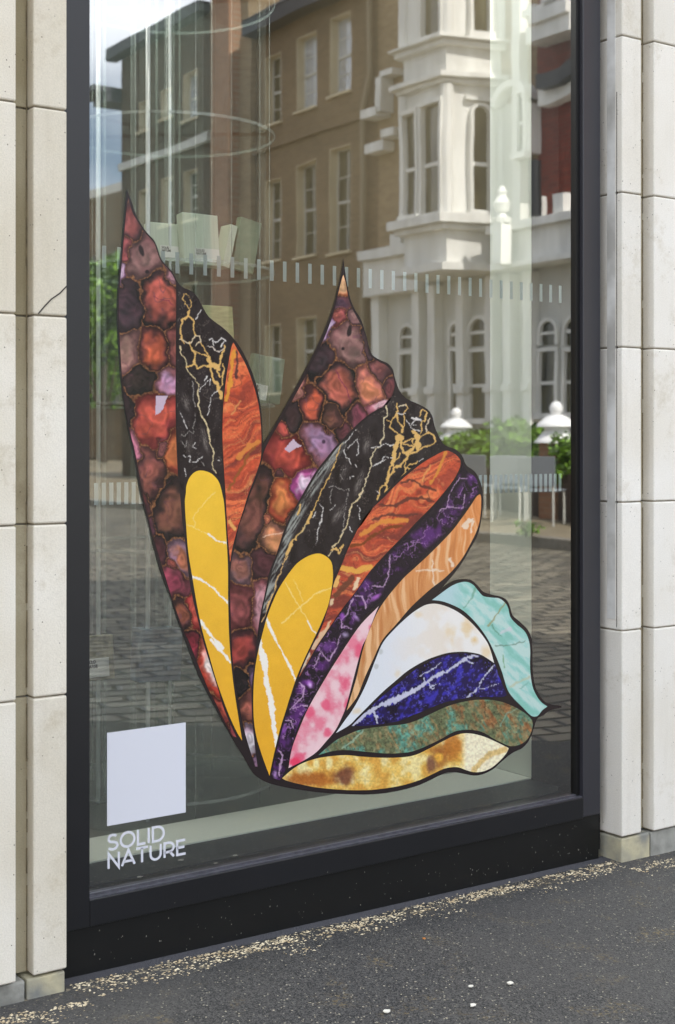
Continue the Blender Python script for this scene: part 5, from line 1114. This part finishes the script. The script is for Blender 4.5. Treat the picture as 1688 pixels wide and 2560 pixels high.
P['agate'] = [([(320.7,495),(325,514),(332,535),(345,557),(362,582),(384,607),(391,625),(400,650),(417,670),(430,687),(438,705),(439.5,725),(439,825),(438.5,900),(438,990),(439.5,1090),(444,1190),(449,1232),(455,1305),(461,1342),(470,1430),(480,1492),(495,1555),(509,1610),(527.5,1670),(545,1725),(560,1775),(590,1842.5),(580,1838),(562,1805),(540,1760),(520,1722),(495,1662),(470,1600),(460,1580),(432.5,1505),(405,1417),(382.5,1342),(367.5,1280),(355,1230),(338,1135),(327,1090),(313.5,1025),(305,950),(299,855),(296,800),(297,737),(300,700),(307,620),(313.5,545),(317.5,512)], agate1, 'left wing agate panel of red and plum pebbles'),
 ([(857.5,687.5),(864,710),(870,745),(880,772.5),(895,800),(907.5,825),(915,847.5),(919,870),(926,890),(947.5,905),(965,914),(977.5,929),(984,950),(985,970),(977.5,992.5),(965,1012.5),(945,1022),(920,1037.5),(897.5,1056),(880,1073),(863,1091),(837.5,1117),(815,1145),(790,1177),(770,1210),(747.5,1250),(725,1290),(707.5,1330),(690,1385),(672.5,1430),(660,1490),(650,1535),(642,1592),(636,1650),(630,1700),(628,1740),(630,1800),(636,1862.5),(643,1916),(637,1916),(625,1877.5),(610,1825),(595,1750),(587.5,1700),(581,1650),(578,1600),(575,1505),(574.5,1442),(579,1397),(588,1360),(596,1317),(607,1287),(625,1234),(640,1198),(652,1158),(662,1122),(690,1070),(722,1015),(757,952),(780,905),(810,845),(832,785),(845,732),(854,697)], agate2, 'right wing agate panel of red and orange pebbles')]
P['black_marble'] = [([(443,712),(455,722),(477,732),(490,747),(502,770),(517,795),(535,810),(555,824),(574,842),(570,870),(563,920),(557,977),(553,1052),(554,1127),(556,1180),(545,1190),(525,1172),(500,1168),(475,1178),(462,1200),(458,1225),(450,1210),(446,1140),(442,1065),(441,990),(442,900),(442,800)], black1, 'left wing black marble with gold veins'),
 ([(967,1003),(985,985),(1003,998),(1040,1013),(1064,1027),(1076,1045),(1082,1070),(1093,1097),(1106,1117),(1088,1131),(1048,1155),(998,1195),(948,1247),(903,1312),(880,1337),(862,1378),(845,1415),(832,1442),(829,1410),(818,1390),(800,1379),(780,1381),(758,1390),(737,1406),(716,1431),(696,1461),(680,1492),(663,1538),(651,1585),(644,1602),(650,1552),(664,1490),(677.5,1432),(694,1387),(712,1332),(729,1293),(752,1252),(775,1212),(795,1179),(820,1148),(842,1120),(868,1093),(884,1077),(902,1058),(924,1040),(949,1024)], black2, 'right wing black marble with broad gold veins')]
P['orange_onyx'] = [([(582.5,856),(597.5,882.5),(615,915),(635,970),(647.5,1025),(652,1077.5),(652.5,1115),(650,1150),(637.5,1190),(620,1235),(607.5,1275),(592.5,1322.5),(580,1370),(574.5,1405),(570,1355),(566,1292.5),(563,1232),(559.5,1177.5),(555.5,1090),(557.5,1015),(562.5,965),(570,910),(577.5,870)], onyx1, None),
 ([(1112.5,1127),(1127.5,1130),(1141,1139),(1149.5,1150),(1150,1162),(1145,1177.5),(1132.5,1200),(1107.5,1232.5),(1075,1270),(1040,1305),(1007,1340),(967.5,1380),(922.5,1430),(887.5,1480),(852.5,1525),(820,1572.5),(790,1617.5),(767.5,1657.5),(746,1694),(760,1657),(780,1615),(802.5,1570),(817.5,1525),(829,1480),(835,1455),(850,1420),(866,1380),(885,1340),(915,1287),(955,1247),(1000,1202),(1050,1161),(1090,1137)], onyx2, None)]
P['yellow_marble'] = [([(464,1232),(465,1215),(472.5,1195),(485,1181),(500,1176),(520,1180),(535,1190),(547.5,1207.5),(556,1240),(560,1267),(565,1342),(569,1417),(569.5,1505),(572.5,1600),(580,1687),(590,1760),(604.5,1851),(592.5,1832),(575,1795),(557.5,1750),(537.5,1692),(520,1630),(506,1580),(492.5,1517),(480,1442),(470,1380),(464,1305),(461.5,1255)], yellow1, 'narrow left yellow marble petal'),
 ([(830,1412),(820,1395),(800,1384),(780,1386),(760,1395),(740,1410),(720,1435),(700,1465),(685,1495),(667.5,1540),(655,1585),(643,1635),(635,1687),(632.5,1750),(634,1800),(640,1840),(650,1875),(662,1910),(673,1939),(677.5,1915),(687.5,1870),(700,1820),(715,1772),(722.5,1747.5),(740,1695),(760,1647.5),(780,1605),(800,1562.5),(819,1515),(827.5,1475),(831.5,1442)], yellow2, 'wide right yellow marble petal')]
P['amethyst'] = [([(1157,1152),(1166,1177),(1186,1192),(1194,1210),(1196,1230),(1187,1238),(1170,1262),(1147,1292),(1120,1327),(1075,1375),(1032,1416),(997.5,1450),(965,1487),(946,1507),(915,1536),(880,1581),(838,1645),(802,1705),(768,1770),(750,1800),(733,1848),(720,1905),(706,1938),(698,1950),(678,1944),(682,1915),(695,1860),(715,1785),(730,1738),(750,1692),(772,1655),(795,1615),(825,1570),(857,1523),(892,1477),(927,1428),(972,1380),(1011,1341),(1045,1306),(1080,1271),(1112,1233),(1137,1201),(1150,1178)], amethyst, None)]
P['rose_quartz'] = [([(946,1515),(937.5,1535),(925,1567.5),(915,1595),(905,1615),(895,1650),(880,1707),(865,1763),(855,1790),(837.5,1825),(815,1852.5),(790,1880),(760,1900),(720.5,1920),(725,1890),(732.5,1860),(750,1815),(770,1770),(800,1717),(830,1667),(850,1636),(868,1608),(902,1560)], pink, None)]
P['tan_onyx'] = [([(1199,1235.5),(1202,1247),(1200,1290),(1191,1326),(1172,1365),(1155,1395),(1133,1423),(1105,1450),(1076,1472),(1028,1516),(990,1560),(955,1600),(932.5,1647),(912.5,1690),(895,1735),(882.5,1755),(866,1776),(875,1745),(890,1695),(902.5,1640),(912,1605),(924,1572),(940,1535),(955,1510),(977.5,1480),(1010,1443),(1032,1423),(1075,1383),(1125,1332),(1150,1300),(1175,1265),(1190,1242)], tan, None)]
P['white_onyx'] = [([(839,1832.5),(860,1802.5),(880,1775),(900,1740),(917.5,1702.5),(937.5,1650),(957.5,1605),(990,1568),(1020,1540),(1040,1525),(1062.5,1512.5),(1085,1509),(1110,1514),(1140,1527.5),(1167.5,1547.5),(1190,1570),(1210,1595),(1222.5,1617.5),(1234.5,1657.5),(1220,1647.5),(1200,1636),(1170,1630),(1140,1629.5),(1110,1634),(1070,1647.5),(1040,1663),(1015,1679),(990,1700),(952.5,1732.5),(915,1770),(890,1795),(872.5,1812.5)], whiteonyx, None)]
P['blue_sodalite'] = [([(877.5,1815),(902.5,1790),(927.5,1765),(965,1732.5),(1002.5,1702.5),(1025,1684),(1045,1669),(1075,1653),(1107.5,1640),(1140,1634),(1170,1634),(1200,1640),(1220,1650),(1237.5,1662.5),(1245,1687),(1260,1722),(1266,1738),(1252,1742),(1220,1742),(1180,1743),(1140,1749),(1100,1759),(1057.5,1777),(1020,1792),(1000,1801),(965,1808),(915,1814)], blue, None)]
P['green_stone'] = [([(795,1887.5),(815,1870),(840,1850),(865,1837.5),(902.5,1823.5),(952.5,1816),(1002.5,1811),(1032,1804),(1075,1785),(1112.5,1767.5),(1150,1756),(1187.5,1749.5),(1225,1749.5),(1255,1755),(1282.5,1766),(1307.5,1780),(1325,1795),(1331,1810),(1325,1835),(1312.5,1852.5),(1295,1862.5),(1275,1865),(1255,1857.5),(1235,1847.5),(1210,1832.5),(1190,1826),(1165,1824),(1135,1829),(1100,1848),(1062.5,1866),(1030,1878),(1000,1882.5),(965,1883.5),(915,1879),(865,1875),(830,1877.5)], green, None)]
P['gold_onyx'] = [([(704.5,1945),(727.5,1925),(752.5,1909),(790,1896),(827.5,1890),(865,1887.5),(902.5,1891),(952.5,1894),(1002.5,1893),(1037.5,1887),(1070,1872),(1100,1856),(1130,1841),(1155,1833.5),(1180,1834),(1205,1840),(1230,1850),(1271,1870),(1265,1882.5),(1250,1900),(1230,1917.5),(1207.5,1928),(1185,1930),(1165,1925),(1145,1918),(1125,1918),(1105,1923),(1080,1935),(1050,1949),(1020,1959),(1000,1964),(965,1970),(915,1975),(852.5,1974),(790,1968),(745,1959),(715,1951)], gold, None)]
P['teal_quartzite'] = [([(1079,1500),(1102.5,1482.5),(1127.5,1465),(1150,1456),(1167.5,1455),(1182.5,1462.5),(1195,1477.5),(1207.5,1490),(1230,1494),(1247.5,1496),(1262.5,1507.5),(1270,1522.5),(1275,1542.5),(1290,1560),(1310,1577.5),(1320,1597.5),(1324.5,1625),(1324,1670),(1330,1715),(1342.5,1742.5),(1355,1757.5),(1367.5,1766),(1355,1775),(1345,1787.5),(1337,1791),(1325,1787.5),(1302.5,1765),(1282.5,1745),(1267.5,1722.5),(1255,1682.5),(1240,1642.5),(1222.5,1605),(1205,1577.5),(1182.5,1550),(1155,1525),(1125,1510),(1100,1502)], teal, None)]

def smooth(poly, sub=5):                      # Catmull-Rom, keeping sharp tips
    n = len(poly); out = []
    def corner(i):
        a, b, c = Vector(poly[i - 1]), Vector(poly[i]), Vector(poly[(i + 1) % n]); u, v = (b - a), (c - b)
        return u.normalized().dot(v.normalized()) < .45
    co = [corner(i) for i in range(n)]
    for i in range(n):
        p0, p1, p2, p3 = (Vector(poly[(i + k) % n]) for k in (-1, 0, 1, 2))
        if co[i]: p0 = p1 * 2 - p2
        if co[(i + 1) % n]: p3 = p2 * 2 - p1
        m = max(2, min(sub, int((p2 - p1).length / 3)))
        for k in range(m):
            t = k / m; out.append(tuple(.5 * ((2 * p1) + (p2 - p0) * t + (2 * p0 - 5 * p1 + 4 * p2 - p3) * t * t + (3 * p1 - p0 - 3 * p2 + p3) * t ** 3)))
    return out
def inside(px, py, poly):
    n = len(poly); r = np.zeros(px.shape, bool); j = n - 1
    for i in range(n):
        xi, yi = poly[i]; xj, yj = poly[j]
        c = ((yi > py) != (yj > py)) & (px < (xj - xi) * (py - yi) / (yj - yi + 1e-12) + xi); r ^= c; j = i
    return r
LUT = np.array([srgb(i, i, i)[0] for i in range(256)])
decal = bpy.data.materials.new('printed_vinyl'); decal.use_nodes = True
t_ = decal.node_tree; b_ = t_.nodes['Principled BSDF']; at_ = t_.nodes.new('ShaderNodeVertexColor'); at_.layer_name = 'print'
nn_ = t_.nodes.new('ShaderNodeTexNoise'); nn_.inputs['Scale'].default_value = 900; nn_.inputs['Detail'].default_value = 2
tc_ = t_.nodes.new('ShaderNodeTexCoord'); mm_ = t_.nodes.new('ShaderNodeMix'); mm_.data_type = 'RGBA'; mm_.blend_type = 'SOFT_LIGHT'; mm_.inputs['Factor'].default_value = .35
t_.links.new(tc_.outputs['Object'], nn_.inputs['Vector']); t_.links.new(at_.outputs['Color'], mm_.inputs['A']); t_.links.new(nn_.outputs['Fac'], mm_.inputs['B']); t_.links.new(mm_.outputs['Result'], b_.inputs['Base Color'])
b_.inputs['Roughness'].default_value = .22; b_.inputs['Specular IOR Level'].default_value = .42
M['print_black'] = mat('printed_black_vinyl', srgb(38, 31, 32), .22, spec=.42)
YBF, YPN = -.0012, -.0018
bf = thing('butterfly_decal', 'large stained glass style butterfly decal of coloured stones, covering the glass', 'decal')
def w2(px, py): return WX(px), WZ(px, py)
def flat_poly(name, poly, y, m, parent, paint=None, step=2.1):
    sp_ = smooth(poly); bx = [p[0] for p in sp_]; by = [p[1] for p in sp_]
    pts = [Vector(p) for p in sp_]; nb = len(pts)
    if paint:
        gx, gy = np.meshgrid(np.arange(min(bx), max(bx), step), np.arange(min(by), max(by), step)); gx = gx.ravel() + (np.arange(gx.size) // gx.shape[1] % 2) * step * .5; gy = gy.ravel()
        k = inside(gx, gy, sp_); gx, gy = gx[k], gy[k]
        k = seg_dist(gx, gy, sp_ + [sp_[0]]) > .7; gx, gy = gx[k], gy[k]
        pts += [Vector((a, b)) for a, b in zip(gx.tolist(), gy.tolist())]
    vco, _, fac, _, _, _ = delaunay_2d_cdt(pts, [(i, (i + 1) % nb) for i in range(nb)], [], 1, 1e-4)
    X = np.array([(v.x, v.y) for v in vco]); me = bpy.data.meshes.new(name)
    me.from_pydata([(w2(a, b)[0], y, w2(a, b)[1]) for a, b in X.tolist()], [], [tuple(reversed(f)) for f in fac])
    if paint:
        c = np.clip(paint(X[:, 0], X[:, 1]), 0, 255); lin = LUT[np.clip(c, 0, 255).astype(int)] * .80
        ca_ = me.color_attributes.new(name='print', type='FLOAT_COLOR', domain='POINT')
        ca_.data.foreach_set('color', np.concatenate([lin, np.ones((len(lin), 1))], 1).astype(np.float32).ravel())
    me.materials.append(m); o = bpy.data.objects.new(name, me); C.objects.link(o); o.parent = parent
    return o
backing = flat_poly('backing', OUT, YBF, M['print_black'], bf)
for kind_, items in P.items():
    for poly, fn, lab_ in items:
        o = flat_poly(kind_ + '_panel', poly, YPN, decal, bf, fn)
        if lab_: o['label'] = lab_
